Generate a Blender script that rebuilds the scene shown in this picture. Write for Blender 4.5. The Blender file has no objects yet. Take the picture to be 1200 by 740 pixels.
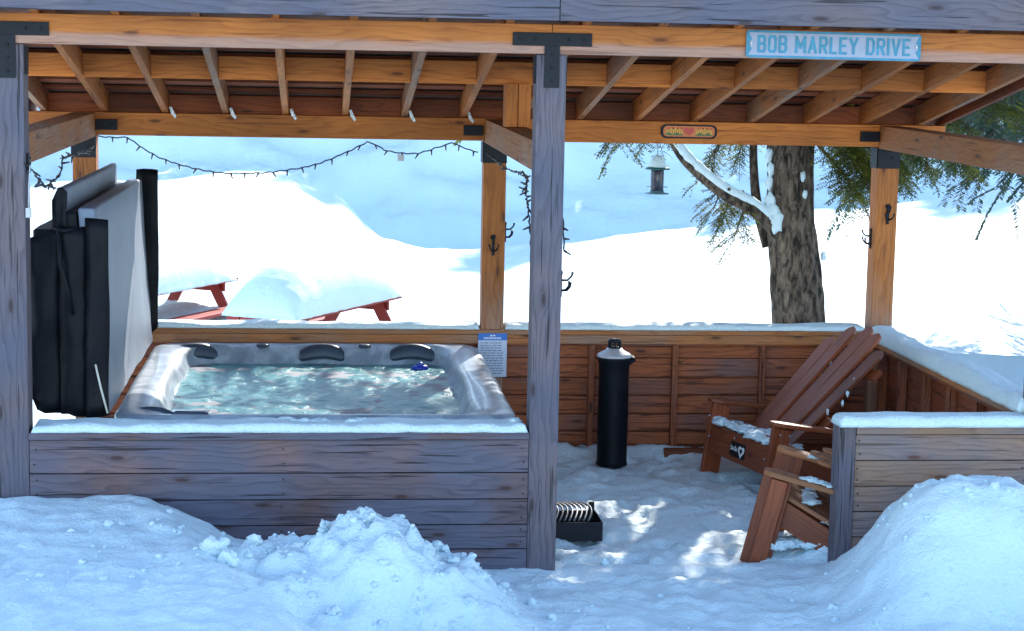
import bpy, bmesh, math, random
from mathutils import Vector, Matrix, noise
random.seed(7)
PI = math.pi
sc = bpy.context.scene
COL = sc.collection
# ------------------------------------------------------------------ helpers
def V(*a): return Vector(a)
def fbm(x, y, z=0.0, o=4):
    return noise.fractal(Vector((x, y, z)), 1.0, 2.0, o)
def sm(a, b, x):
    t = min(1, max(0, (x-a)/(b-a))); return t*t*(3-2*t)

class MB:
    """collects geometry (with UVs in metres along the grain) and links it as ONE mesh object"""
    def __init__(s): s.v = []; s.f = []; s.uv = []; s.m = []; s.sm = []
    def face(s, idx, uv=None, m=0, smooth=False):
        s.f.append(idx); s.uv.append(uv or [(s.v[i][0], s.v[i][1]) for i in idx]); s.m.append(m); s.sm.append(smooth)
    def board(s, p0, p1, w, h, up=(0, 0, 1), m=0, taper=None):
        """box from p0 to p1; w = sideways width, h = height along up (both centred)"""
        p0 = Vector(p0); p1 = Vector(p1); d = p1-p0; L = d.length; d = d/L
        up = Vector(up); side = d.cross(up).normalized(); up = side.cross(d).normalized()
        ou, ov = random.uniform(0, 50), random.randint(0, 400)*10.0
        b = len(s.v)
        for P, k in ((p0, 1), (p1, taper or 1)):
            for a, c in ((-1, -1), (1, -1), (1, 1), (-1, 1)):
                s.v.append(tuple(P+side*(a*w/2*k)+up*(c*h/2*k)))
        vs = [0, w, w+h, 2*w+h, 2*w+2*h]
        for i in range(4):
            j = (i+1) % 4
            a, c = ov+vs[i]+1, ov+vs[i+1]+1
            s.face([b+i, b+j, b+4+j, b+4+i], [(ou, a), (ou, c), (ou+L, c), (ou+L, a)], m)
        for q, o in (((3, 2, 1, 0), 0), ((4, 5, 6, 7), 0)):
            s.face([b+k for k in q], [(ou, ov+5), (ou+.02, ov+5), (ou+.02, ov+5+.1), (ou, ov+5+.1)], m)
    def box(s, x0, x1, y0, y1, z0, z1, axis='x', m=0):
        cx, cy, cz = (x0+x1)/2, (y0+y1)/2, (z0+z1)/2
        if axis == 'x': s.board((x0, cy, cz), (x1, cy, cz), y1-y0, z1-z0, m=m)
        elif axis == 'y': s.board((cx, y0, cz), (cx, y1, cz), x1-x0, z1-z0, m=m)
        else: s.board((cx, cy, z0), (cx, cy, z1), x1-x0, y1-y0, up=(0, 1, 0), m=m)
    def tube(s, pts, r, n=8, m=0, cap=True):
        pts = [Vector(p) for p in pts]; rs = r if isinstance(r, (list, tuple)) else [r]*len(pts)
        b = len(s.v); prev = None; L = 0
        for i, p in enumerate(pts):
            t = (pts[min(i+1, len(pts)-1)]-pts[max(i-1, 0)]).normalized()
            if prev is None:
                a = t.orthogonal().normalized()
            else:
                a = (prev-t*prev.dot(t)).normalized()
            prev = a; c = t.cross(a)
            for k in range(n):
                w = 2*PI*k/n; s.v.append(tuple(p+(a*math.cos(w)+c*math.sin(w))*rs[i]))
        for i in range(len(pts)-1):
            L2 = L+(pts[i+1]-pts[i]).length
            for k in range(n):
                j = (k+1) % n
                s.face([b+i*n+k, b+i*n+j, b+(i+1)*n+j, b+(i+1)*n+k],
                       [(L, k/n), (L, (k+1)/n), (L2, (k+1)/n), (L2, k/n)], m, True)
            L = L2
        if cap:
            s.face([b+k for k in range(n)][::-1], None, m); e = b+(len(pts)-1)*n
            s.face([e+k for k in range(n)], None, m)
    def lathe(s, prof, c=(0, 0, 0), n=28, m=0):
        b = len(s.v)
        for r, z in prof:
            for k in range(n):
                w = 2*PI*k/n; s.v.append((c[0]+r*math.cos(w), c[1]+r*math.sin(w), c[2]+z))
        for i in range(len(prof)-1):
            for k in range(n):
                j = (k+1) % n
                s.face([b+i*n+k, b+i*n+j, b+(i+1)*n+j, b+(i+1)*n+k], None, m, True)
        s.face([b+k for k in range(n)][::-1], None, m); e = b+(len(prof)-1)*n
        s.face([e+k for k in range(n)], None, m)
    def prism(s, poly, depth, M=Matrix(), m=0):
        """polygon in local xz, extruded along local y by depth"""
        b = len(s.v); n = len(poly)
        for y in (0, depth):
            for p in poly: s.v.append(tuple(M @ Vector((p[0], y, p[1]))))
        ou, ov = random.uniform(0, 50), random.randint(0, 400)*10.0+1
        s.face([b+i for i in range(n)], [(ou+p[1], ov+p[0]) for p in poly], m)
        s.face([b+n+i for i in range(n)][::-1], [(ou+p[1], ov+p[0]) for p in poly][::-1], m)
        for i in range(n):
            j = (i+1) % n
            s.face([b+j, b+i, b+n+i, b+n+j], [(ou+poly[j][1], ov), (ou+poly[i][1], ov), (ou+poly[i][1], ov+depth), (ou+poly[j][1], ov+depth)], m)
    def blob(s, c, r, n=10, m=0, jit=.15, sd=0):
        b = len(s.v); R = n
        rr = r if isinstance(r, (tuple, list)) else (r, r, r)
        for i in range(1, R):
            th = PI*i/R
            for k in range(2*R):
                ph = PI*k/R
                d = Vector((math.sin(th)*math.cos(ph), math.sin(th)*math.sin(ph), math.cos(th)))
                q = 1+jit*noise.noise(d*1.7+Vector((sd*3.1, c[0]*9, c[1]*9)))*2
                s.v.append((c[0]+d.x*rr[0]*q, c[1]+d.y*rr[1]*q, c[2]+d.z*rr[2]*q))
        t = len(s.v); s.v.append((c[0], c[1], c[2]+rr[2])); s.v.append((c[0], c[1], c[2]-rr[2]))
        W = 2*R
        for i in range(R-2):
            for k in range(W):
                j = (k+1) % W; s.face([b+i*W+k, b+(i+1)*W+k, b+(i+1)*W+j, b+i*W+j], None, m, True)
        for k in range(W):
            j = (k+1) % W
            s.face([t, b+k, b+j], None, m, True); s.face([t+1, b+(R-2)*W+j, b+(R-2)*W+k], None, m, True)
    def pad(s, L, W, h, r, M=Matrix(), nx=40, ny=12, amp=.15, m=0, fs=6.0, hf=None, edge=.01):
        """snow lying on a rectangle L x W (local xy centred), height h, rounded edges"""
        b = len(s.v)
        sd = random.uniform(0, 99)
        for j in range(ny+1):
            for i in range(nx+1):
                u = -math.cos(PI*i/nx); v = -math.cos(PI*j/ny)
                # denser towards the edges
                u = .45*u+.55*(2*i/nx-1) if nx > 20 else u
                x, y = u*L/2, v*W/2
                d = min(L/2-abs(x), W/2-abs(y))
                k = min(1, max(0, d/r)); z = h*math.sqrt(max(0, 1-(1-k)**2))
                z *= 1+amp*fbm(x*fs+sd, y*fs, sd, 3)
                if hf: z *= hf(x, y)
                if d > 1e-6: z = max(z, .002)
                else:
                    z = 0
                    x += edge*fbm(x*9+sd, y*9, 3, 2); y += edge*fbm(x*9+sd, y*9, 7, 2)
                s.v.append(tuple(M @ Vector((x, y, z))))
        for j in range(ny):
            for i in range(nx):
                a = b+j*(nx+1)+i
                s.face([a, a+1, a+nx+2, a+nx+1], None, m, True)
        # underside
        ring = [b+i for i in range(nx+1)]+[b+j*(nx+1)+nx for j in range(1, ny+1)]+[b+ny*(nx+1)+i for i in range(nx-1, -1, -1)]+[b+j*(nx+1) for j in range(ny-1, 0, -1)]
        s.face(ring[::-1], None, m)
    def build(s, name, mats, parent=None, bevel=0, smooth=False, weld=False):
        me = bpy.data.meshes.new(name); me.from_pydata(s.v, [], s.f)
        ul = me.uv_layers.new(name='UVMap'); k = 0
        flat = []
        for uv in s.uv:
            for q in uv: flat += [q[0], q[1]]
        ul.data.foreach_set('uv', flat)
        mats = mats if isinstance(mats, (list, tuple)) else [mats]
        for mm in mats: me.materials.append(mm)
        me.polygons.foreach_set('material_index', s.m)
        me.polygons.foreach_set('use_smooth', [bool(a or smooth) for a in s.sm])
        me.update()
        o = bpy.data.objects.new(name, me); COL.objects.link(o)
        if parent is not None:
            o.parent = parent
        if bevel:
            b = o.modifiers.new('edge', 'BEVEL'); b.width = bevel; b.segments = 2; b.limit_method = 'ANGLE'; b.angle_limit = math.radians(40)
        return o

def tag(o, label=None, cat=None, group=None, kind=None):
    if label: o['label'] = label
    if cat: o['category'] = cat
    if group: o['group'] = group
    if kind: o['kind'] = kind
    return o
def thing(name, label, cat, loc=(0, 0, 0), rot=(0, 0, 0), group=None):
    o = bpy.data.objects.new(name, None); COL.objects.link(o); o.location = loc; o.rotation_euler = rot
    o.empty_display_size = .1
    return tag(o, label, cat, group)
def copy_tree(o, parent=None):
    c = o.copy(); COL.objects.link(c)
    if parent is not None: c.parent = parent
    for ch in list(o.children): copy_tree(ch, c)
    return c
def dupm(mesh_obj, parent, loc, rot=(0, 0, 0), sc_=1):
    c = mesh_obj.copy(); COL.objects.link(c); c.parent = parent; c.location = loc; c.rotation_euler = rot
    c.scale = (sc_, sc_, sc_); return c

# ------------------------------------------------------------------ materials
def mat(name):
    m = bpy.data.materials.new(name); m.use_nodes = True
    nt = m.node_tree; bs = nt.nodes['Principled BSDF']
    return m, nt, bs
def N(nt, t, **kw):
    n = nt.nodes.new(t)
    for k, v in kw.items():
        if k in n.inputs: n.inputs[k].default_value = v
        else: setattr(n, k, v)
    return n
def ramp(nt, fac, stops):
    r = nt.nodes.new('ShaderNodeValToRGB'); e = r.color_ramp.elements
    while len(e) < len(stops): e.new(.5)
    for i, (p, c) in enumerate(stops):
        e[i].position = p; e[i].color = (c[0], c[1], c[2], 1)
    nt.links.new(fac, r.inputs[0]); return r.outputs[0]
def mix(nt, fac, a, b, mode='MIX'):
    n = nt.nodes.new('ShaderNodeMix'); n.data_type = 'RGBA'; n.blend_type = mode
    for s_, v in ((n.inputs[0], fac), (n.inputs[6], a), (n.inputs[7], b)):
        if hasattr(v, 'links') or hasattr(v, 'is_linked'): nt.links.new(v, s_)
        else: s_.default_value = v if isinstance(v, (int, float)) else (*v[:3], 1)
    return n.outputs[2]
def bump(nt, h, bs, st=.3, dist=.01):
    b = N(nt, 'ShaderNodeBump', Strength=st, Distance=dist); nt.links.new(h, b.inputs['Height']); nt.links.new(b.outputs[0], bs.inputs['Normal']); return b
def math_(nt, op, a, b=None):
    n = nt.nodes.new('ShaderNodeMath'); n.operation = op
    for i, v in enumerate((a, b)):
        if v is None: continue
        if isinstance(v, (int, float)): n.inputs[i].default_value = v
        else: nt.links.new(v, n.inputs[i])
    return n.outputs[0]

def wood(name, light, dark, bleach=None, *, knot=(.05, .02, .01), rough=.75, gray=None, grayamt=0.0, knots=True, bs_=.35, var=.35, ring=1.0, crack=.5):
    """grain runs along U (metres); V carries a per-board offset"""
    m, nt, bs = mat(name)
    uv = N(nt, 'ShaderNodeUVMap'); uv.uv_map = 'UVMap'
    mp = N(nt, 'ShaderNodeMapping'); mp.inputs['Scale'].default_value = (1.6, 22, 1)
    nt.links.new(uv.outputs[0], mp.inputs[0])
    # knots
    km = N(nt, 'ShaderNodeMapping'); km.inputs['Scale'].default_value = (2.0, 7.0, 1); nt.links.new(uv.outputs[0], km.inputs[0])
    vo = N(nt, 'ShaderNodeTexVoronoi', Scale=1.0); vo.voronoi_dimensions = '2D'; nt.links.new(km.outputs[0], vo.inputs['Vector'])
    kd = ramp(nt, vo.outputs['Distance'], [(0, (1, 1, 1)), (.045, (.9, .9, .9)), (.085, (.25, .25, .25)), (.2, (0, 0, 0))])
    ks = N(nt, 'ShaderNodeSeparateColor'); nt.links.new(vo.outputs['Color'], ks.inputs[0])
    kn = math_(nt, 'MULTIPLY', kd, ramp(nt, ks.outputs[0], [(.40, (0, 0, 0)), (.46, (1, 1, 1))]))
    # warped rings
    no = N(nt, 'ShaderNodeTexNoise', Scale=1.0, Detail=3.0); no.noise_dimensions = '2D'
    nm = N(nt, 'ShaderNodeMapping'); nm.inputs['Scale'].default_value = (1.1, 5.0, 1); nt.links.new(uv.outputs[0], nm.inputs[0]); nt.links.new(nm.outputs[0], no.inputs['Vector'])
    a = math_(nt, 'MULTIPLY', no.outputs['Fac'], 7.0*ring)
    b = math_(nt, 'MULTIPLY', kn, 1.6)
    sep = N(nt, 'ShaderNodeSeparateXYZ'); nt.links.new(uv.outputs[0], sep.inputs[0])
    c = math_(nt, 'ADD', a, math_(nt, 'MULTIPLY', sep.outputs[1], 30.0))
    c = math_(nt, 'ADD', c, b)
    rings = math_(nt, 'FRACT', c)
    rg = ramp(nt, rings, [(0, (0, 0, 0)), (.55, (.35, .35, .35)), (.85, (1, 1, 1)), (1, (0, 0, 0))])
    fi = N(nt, 'ShaderNodeTexNoise', Scale=4.0, Detail=5.0, Roughness=.7); fi.noise_dimensions = '2D'; nt.links.new(mp.outputs[0], fi.inputs['Vector'])
    f = mix(nt, .66, rg, fi.outputs['Fac'])
    col = ramp(nt, f, [(.12, light), (.5, tuple((l*.55+d*.45) for l, d in zip(light, dark))), (.85, dark)])
    # per board + slow variation
    wn = N(nt, 'ShaderNodeTexWhiteNoise'); wn.noise_dimensions = '1D'
    nt.links.new(math_(nt, 'FLOOR', math_(nt, 'MULTIPLY', sep.outputs[1], .1)), wn.inputs['W'])
    vr = ramp(nt, wn.outputs['Value'], [(0, (1-var,)*3), (1, (1+var*.5, 1+var*.45, 1+var*.4))])
    col = mix(nt, 1.0, col, vr, 'MULTIPLY')
    sl = N(nt, 'ShaderNodeTexNoise', Scale=1.7, Detail=4.0); sl.noise_dimensions = '2D'; nt.links.new(uv.outputs[0], sl.inputs['Vector'])
    if gray:
        gf = ramp(nt, math_(nt, 'ADD', sl.outputs['Fac'], grayamt-.5), [(.35, (0, 0, 0)), (.65, (1, 1, 1))])
        col = mix(nt, gf, col, mix(nt, 1.0, gray, ramp(nt, f, [(.1, (1.15,)*3), (.9, (.6,)*3)]), 'MULTIPLY'))
    else:
        col = mix(nt, 1.0, col, ramp(nt, sl.outputs['Fac'], [(.3, (.75,)*3), (.7, (1.1,)*3)]), 'MULTIPLY')
    if knots:
        col = mix(nt, math_(nt, 'MULTIPLY', kn, .85), col, knot)
    if bleach:
        tg = N(nt, 'ShaderNodeTexCoord'); sg_ = N(nt, 'ShaderNodeSeparateXYZ'); nt.links.new(tg.outputs['Generated'], sg_.inputs[0])
        n3 = N(nt, 'ShaderNodeTexNoise', Scale=3.0, Detail=4.0); n3.noise_dimensions = '2D'; nt.links.new(nm.outputs[0], n3.inputs['Vector'])
        zf = math_(nt, 'ADD', sg_.outputs[2], math_(nt, 'MULTIPLY', n3.outputs['Fac'], .25))
        bf_ = ramp(nt, zf, [(bleach[0]-bleach[1]+.12, (1, 1, 1)), (bleach[0]+bleach[1]+.12, (0, 0, 0))])
        col = mix(nt, math_(nt, 'MULTIPLY', bf_, bleach[3]), col, mix(nt, 1.0, bleach[2], ramp(nt, f, [(.1, (1.1,)*3), (.9, (.7,)*3)]), 'MULTIPLY'))
    # drying cracks
    cm = N(nt, 'ShaderNodeMapping'); cm.inputs['Scale'].default_value = (.9, 34, 1); nt.links.new(uv.outputs[0], cm.inputs[0])
    cr = N(nt, 'ShaderNodeTexNoise', Scale=1.6, Detail=2.0); cr.noise_dimensions = '2D'; nt.links.new(cm.outputs[0], cr.inputs['Vector'])
    ck = ramp(nt, cr.outputs['Fac'], [(.66, (0, 0, 0)), (.70, (1, 1, 1))])
    col = mix(nt, math_(nt, 'MULTIPLY', ck, crack), col, tuple(x*.3 for x in dark))
    nt.links.new(col, bs.inputs['Base Color'])
    bs.inputs['Roughness'].default_value = rough
    h = mix(nt, .5, f, ck); h = mix(nt, 1.0, f, math_(nt, 'MULTIPLY', ck, .8), 'SUBTRACT')
    bump(nt, h, bs, bs_, .004)
    return m
def plain(name, c, rough=.5, metal=0.0, nscale=0, namt=.2, bumpst=0, bscale=60, spec=None, sheen=0):
    m, nt, bs = mat(name)
    bs.inputs['Base Color'].default_value = (*c, 1); bs.inputs['Roughness'].default_value = rough; bs.inputs['Metallic'].default_value = metal
    if spec is not None: bs.inputs['Specular IOR Level'].default_value = spec
    if nscale:
        tc = N(nt, 'ShaderNodeTexCoord'); no = N(nt, 'ShaderNodeTexNoise', Scale=nscale, Detail=5.0); nt.links.new(tc.outputs['Object'], no.inputs['Vector'])
        col = ramp(nt, no.outputs['Fac'], [(.3, tuple(x*(1-namt) for x in c)), (.7, tuple(min(1, x*(1+namt)) for x in c))])
        nt.links.new(col, bs.inputs['Base Color'])
        if bumpst:
            n2 = N(nt, 'ShaderNodeTexNoise', Scale=bscale, Detail=4.0); nt.links.new(tc.outputs['Object'], n2.inputs['Vector'])
            bump(nt, n2.outputs['Fac'], bs, bumpst, .01)
    return m
def snow_mat(name, base=(.76, .915, .955), s1=7.0, s2=60.0, st=.5):
    m, nt, bs = mat(name)
    tc = N(nt, 'ShaderNodeTexCoord')
    a = N(nt, 'ShaderNodeTexNoise', Scale=s1, Detail=6.0, Roughness=.62); b = N(nt, 'ShaderNodeTexNoise', Scale=s2, Detail=4.0, Roughness=.7)
    for q in (a, b): nt.links.new(tc.outputs['Object'], q.inputs['Vector'])
    h = mix(nt, .3, a.outputs['Fac'], b.outputs['Fac'])
    bs.inputs['Base Color'].default_value = (*base, 1); bs.inputs['Roughness'].default_value = .62
    bs.inputs['Specular IOR Level'].default_value = .3
    bump(nt, h, bs, st, .05)
    return m

CEDAR = wood('cedar', (.72, .24, .045), (.42, .105, .016), knot=(.08, .02, .007), var=.28)
CEDAR_F = wood('cedar_front_beam', (.66, .225, .045), (.40, .105, .02), (.34, .09, (.46, .29, .235), .75), knot=(.10, .025, .01), var=.12)
CEDAR_P = wood('cedar_post', (.56, .19, .04), (.29, .08, .015), (.52, .10, (.40, .255, .19), .75), knot=(.07, .02, .008), var=.2)
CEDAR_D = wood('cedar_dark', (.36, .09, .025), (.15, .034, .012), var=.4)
CEDAR_W = wood('cedar_weathering', (.48, .185, .055), (.28, .09, .027), gray=(.33, .20, .135), grayamt=.42, var=.2)
GREY = wood('grey_wood', (.20, .155, .16), (.07, .052, .064), knot=(.04, .018, .016), gray=(.115, .108, .145), grayamt=.5, var=.18, crack=.85, bs_=.7)
GREYB = wood('grey_wood_boards', (.26, .14, .115), (.075, .045, .05), knot=(.05, .015, .008), gray=(.13, .12, .16), grayamt=.58, var=.35, crack=.85, bs_=.7)
GREYTAN = wood('tan_grey_boards', (.38, .22, .13), (.18, .10, .07), knot=(.10, .025, .012), gray=(.24, .185, .18), grayamt=.5, var=.2, crack=.6)
INNER = wood('inner_boards', (.50, .135, .04), (.15, .036, .015), knot=(.04, .012, .008), gray=(.22, .10, .08), grayamt=.40, var=.4, crack=.8, bs_=.6)
STAIN = wood('stained_chair', (.34, .078, .018), (.15, .028, .009), knot=(.04, .01, .008), var=.3, rough=.5, crack=.3)
STAIN_L = wood('worn_chair', (.42, .17, .065), (.24, .08, .03), knot=(.1, .03, .01), var=.2, rough=.6)
REDW = wood('red_paint', (.40, .03, .018), (.27, .02, .012), knots=False, var=.2, rough=.6, crack=.3)
SNOW = snow_mat('snow', s1=6.0, s2=55, st=.8)
SNOWT = snow_mat('snow_trodden', s1=14.0, s2=90.0, st=.8)
BLACK = plain('black_steel', (.008, .010, .016), .5, 0, 20, .3, spec=.25)
BLACKV = plain('black_vinyl', (.0035, .004, .007), .5, 0, 9, .4, .25, 30, spec=.18)
GALV = plain('galvanised', (.42, .44, .48), .4, .6, 120, .5)
GREYV = plain('grey_vinyl', (.17, .205, .265), .55, 0, 3, .10, .25, 18)
WIRE = plain('dark_wire', (.012, .018, .014), .5)
BULB = plain('bulb', (.05, .045, .05), .2)
PLASW = plain('pale_plastic', (.5, .5, .52), .35, 0, 12, .1)
ROOFM = plain('roof_metal', (.10, .085, .085), .5, .3, 3, .3)
BARKSTEM = plain('twig', (.10, .07, .05), .9, 0, 30, .3)

def bark():
    m, nt, bs = mat('bark')
    uv = N(nt, 'ShaderNodeUVMap'); uv.uv_map = 'UVMap'
    tc = N(nt, 'ShaderNodeTexCoord'); mp = N(nt, 'ShaderNodeMapping'); mp.inputs['Scale'].default_value = (14, 14, 5.0); nt.links.new(tc.outputs['Object'], mp.inputs[0])
    a = N(nt, 'ShaderNodeTexNoise', Scale=1.6, Detail=6.0, Roughness=.65, Distortion=.6); nt.links.new(mp.outputs[0], a.inputs['Vector'])
    c = ramp(nt, a.outputs['Fac'], [(.40, (.022, .014, .010)), (.48, (.11, .075, .050)), (.64, (.27, .20, .145))])
    nt.links.new(c, bs.inputs['Base Color']); bs.inputs['Roughness'].default_value = .95
    bump(nt, a.outputs['Fac'], bs, 1.0, .09); return m
BARK = bark()
def leafm(name, c1, c2, tr=.3):
    m, nt, bs = mat(name)
    tc = N(nt, 'ShaderNodeTexCoord'); a = N(nt, 'ShaderNodeTexNoise', Scale=5.0, Detail=3.0); nt.links.new(tc.outputs['Object'], a.inputs['Vector'])
    c = ramp(nt, a.outputs['Fac'], [(.35, c1), (.65, c2)])
    nt.links.new(c, bs.inputs['Base Color']); bs.inputs['Roughness'].default_value = .6
    t = N(nt, 'ShaderNodeBsdfTranslucent'); nt.links.new(c, t.inputs[0]); ms = N(nt, 'ShaderNodeMixShader'); ms.inputs[0].default_value = tr
    nt.links.new(bs.outputs[0], ms.inputs[1]); nt.links.new(t.outputs[0], ms.inputs[2])
    nt.links.new(ms.outputs[0], nt.nodes['Material Output'].inputs[0]); return m
LEAF = leafm('hemlock_leaf', (.05, .075, .012), (.24, .24, .035), .5)
LEAFB = leafm('spruce_leaf', (.045, .085, .07), (.11, .16, .10), .3)

# ------------------------------------------------------------------ camera (solved from the photo)
f_, yaw, pit, rol, CX, CY, CZ = 2200.0, 0.10361618, 0.12978099, 0.01926509, -1.08325958, -8.82980438, 2.29500429
cy, sy, cp, sp = math.cos(yaw), math.sin(yaw), math.cos(pit), math.sin(pit)
F = V(sy*cp, cy*cp, -sp); R = V(cy, -sy, 0); U = R.cross(F)
R2 = R*math.cos(rol)+U*math.sin(rol); U2 = -R*math.sin(rol)+U*math.cos(rol)
cd = bpy.data.cameras.new('camera'); cam = bpy.data.objects.new('camera', cd); COL.objects.link(cam)
cam.matrix_world = Matrix(((R2.x, U2.x, -F.x, CX), (R2.y, U2.y, -F.y, CY), (R2.z, U2.z, -F.z, CZ), (0, 0, 0, 1)))
cd.sensor_width = 36; cd.lens = 36*f_/1200; cd.clip_end = 3000; cd.clip_start = .05
sc.camera = cam

# ------------------------------------------------------------------ light
SAZ, SEL = math.radians(21), math.radians(30)     # sun is behind the pavilion, to the right
wd = bpy.data.worlds.new('World'); sc.world = wd; wd.use_nodes = True
nt = wd.node_tree; bg = nt.nodes['Background']
sk = nt.nodes.new('ShaderNodeTexSky'); sk.sky_type = 'NISHITA'; sk.sun_disc = False
sk.sun_elevation = SEL; sk.sun_rotation = SAZ; sk.air_density = 1.0; sk.dust_density = .2; sk.ozone_density = 1.2; sk.altitude = 300
nt.links.new(sk.outputs[0], bg.inputs[0]); bg.inputs[1].default_value = .15
sd = bpy.data.lights.new('sun', 'SUN'); sun = bpy.data.objects.new('sun', sd); COL.objects.link(sun)
sd.energy = 2.7; sd.angle = math.radians(.53); sd.color = (1, .95, .87)
dirs = V(math.sin(SAZ)*math.cos(SEL), math.cos(SAZ)*math.cos(SEL), math.sin(SEL))
sun.rotation_euler = dirs.to_track_quat('Z', 'Y').to_euler()
sc.view_settings.view_transform = 'Standard'; sc.view_settings.look = 'None'; sc.view_settings.gamma = 1
sc.view_settings.exposure = 1.76

# ------------------------------------------------------------------ ground
FZ = -.11
CR = [(-60, .9), (-30, .6), (-12, .25), (-6.7, .15), (-4.0, .23), (-2.6, .40), (-1.75, .37), (-.84, -.03), (.1, -.80), (1.0, -1.0), (1.8, -1.0), (3.35, -.84), (5.55, -.58), (7.1, -.30), (8.7, -.17), (10.35, .06), (12, .22), (20, .6), (60, 1.2)]
def crest(x):
    if x <= CR[0][0]: return CR[0][1]
    for (a, p), (b, q) in zip(CR, CR[1:]):
        if x <= b:
            t = (x-a)/(b-a); t = t*t*(3-2*t)*.6+t*.4; return p+(q-p)*t
    return CR[-1][1]
def lump(x, y, cx, cy_, rx, ry, h, p=2.0, rot=0):
    dx, dy = x-cx, y-cy_
    if rot:
        c, s = math.cos(rot), math.sin(rot); dx, dy = c*dx+s*dy, -s*dx+c*dy
    d = (abs(dx)/rx)**p+(abs(dy)/ry)**p
    return h*math.exp(-d)
def ground(x, y):
    inside = sm(3.05, 2.85, y)*sm(-.35, .1, y)*sm(2.62, 2.5, abs(x))
    if y > 2.3:
        # field behind
        base = -.32-.68*sm(3, 11, y)*sm(2.2, .8, x)-.45*sm(3, 11, y)*sm(.8, 2.2, x)
        base += .50*sm(2.4, 4.5, x)*sm(14, 4, y)            # higher snow outside the right wall
        k = sm(11, 25, y)
        z = base*(1-k)+crest(x*25/max(y, 12) if y < 25 else x)*k
        if y > 25:
            z -= 1.6*sm(25, 30, y)*sm(25, 36, y*1.0+3)
            z = z*(1-sm(30, 36, y))+sm(30, 36, y)*(-2.4)
            z += 6.2*sm(30, 47, y)+.02*max(0, y-47)+.06*max(0, y-60)*sm(60, 300, y)
            z += (.7*fbm(x*.09, y*.13, 2, 4)+.45*fbm(x*.5, y*.9, 5, 4))*sm(29, 36, y)
        z += .10*fbm(x*.35, y*.5, 1, 5)*sm(3.2, 7, y)+.012*fbm(x*2.5, y*2.5, 9, 3)
        # snow round the trees and tables
        z += lump(x, y, 2.80, 4.80, .20, .3, .55, 1.5)+lump(x, y, 2.3, 5.1, .9, .9, .34)
        z += lump(x, y, -1.95, 9.4, .30, .5, .52, 2.2)+lump(x, y, -2.35, 9.1, .35, .5, .25)
        z += lump(x, y, .05, 11.6, .45, .5, .22)
        if y < 3.1:
            z = z*sm(2.85, 3.1, y)+FZ*(1-sm(2.85, 3.1, y))*1.0
    else:
        z = FZ
    fl = 0
    if y < 3.0 and abs(x) < 2.6:
        fl = .030*fbm(x*3.4, y*3.4, 3, 4)+.018*fbm(x*11, y*11, 4, 3)
        v = fbm(x*5.2, y*4.2, 11, 2); fl -= .035*sm(.15, .5, v)
        z += fl*inside
        if inside > .5: z += lump(x, y, .35, 2.75, .3, .14, .07)+lump(x, y, 1.0, 2.8, .5, .1, .05)+lump(x, y, 1.55, .12, .16, .16, .12)+lump(x, y, 1.9, 1.5, .4, 1.0, .08)
    if y < .35:
        k = sm(.1, -.3, y)
        z = z if y > .1 else FZ
        rough = .55*fbm(x*1.3, y*1.3, 3, 3)
        path = sm(.0, .3, x)*sm(1.55, 1.2, x)
        g = 0
        # left drift against the wall
        g += .375*sm(-1.32, -2.0, x+.3*y)*sm(-.0, -.06, y-.04)*(1-.25*sm(-.6, -2.2, y))
        g += lump(x, y, -1.15, -.25, .5, .35, .20)
        # centre heap
        g2 = lump(x, y, -1.13, -1.0, .42, .50, .33, 2.6)+lump(x, y, -.64, -1.0, .38, .48, .29, 3.4)+lump(x, y, -1.6, -1.6, .6, .5, .14)
        g2 *= 1+.20*fbm(x*5, y*5, 8, 4)+.10*fbm(x*14, y*14, 3, 4)
        g = max(g, g2)+.35*min(g, g2)
        # right heap
        g3 = lump(x, y, 1.93, -.60, .46, .50, .55, 3)+lump(x, y, 2.75, -.8, .45, .6, .45, 2.6)+lump(x, y, 1.55, -.85, .25, .4, .12)
        g = max(g, g3*(1+.07*fbm(x*3, y*3, 6, 3)))
        g += .10*sm(-.8, -2.2, y)*(1-path*.7)+.05*sm(-2, -5, y)
        g += .07*lump(x, y, 0.0, -1.0, .3, .5, 1)
        z += g*sm(.12, -.03, y) if abs(x) < 2.75 else g
        z += (.022*fbm(x*6, y*6, 12, 4)+.010*fbm(x*15, y*15, 7, 4)*sm(-1.0, .4, fbm(x*1.2, y*1.2, 6, 2))+.02*path*fbm(x*4, y*4, 4, 4)+.012*abs(fbm(x*17, y*17, 5, 3)))*sm(.2, -.2, y)
    if abs(x) > 2.6 and y < 3.2:
        s = sm(2.6, 3.2, abs(x))
        z = z*(1-s)+s*(.22+.10*fbm(x*.6, y*.6, 4, 3)) if x < 0 or y > -.3 else max(z, s*.25+z*(1-s)*.9)
    return z
def axis(fine0, fine1, st, far0, far1, g=1.13):
    a = []; x = fine0
    while x <= fine1: a.append(x); x += st
    d = st
    while a[-1] < far1: d = min(d*g, 60); a.append(a[-1]+d)
    d = st; b = []
    x = fine0
    while x > far0: d = min(d*g, 60); x -= d; b.append(x)
    return b[::-1]+a
xs = axis(-2.9, 2.9, .026, -500, 500, 1.06)
ys = []
y = -2.4
while y < 3.2: ys.append(y); y += .024
d = .03
while ys[-1] < 62: d = min(d*1.05, .35); ys.append(ys[-1]+d)
while ys[-1] < 700: d *= 1.15; ys.append(ys[-1]+d)
yb = []; y = -2.4; d = .03
while y > -60: d *= 1.12; y -= d; yb.append(y)
ys = yb[::-1]+ys
g = MB(); nx = len(xs)
for y in ys:
    for x in xs: g.v.append((x, y, ground(x, y)))
for j in range(len(ys)-1):
    for i in range(nx-1):
        a = j*nx+i; g.f.append((a, a+1, a+nx+1, a+nx))
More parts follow.
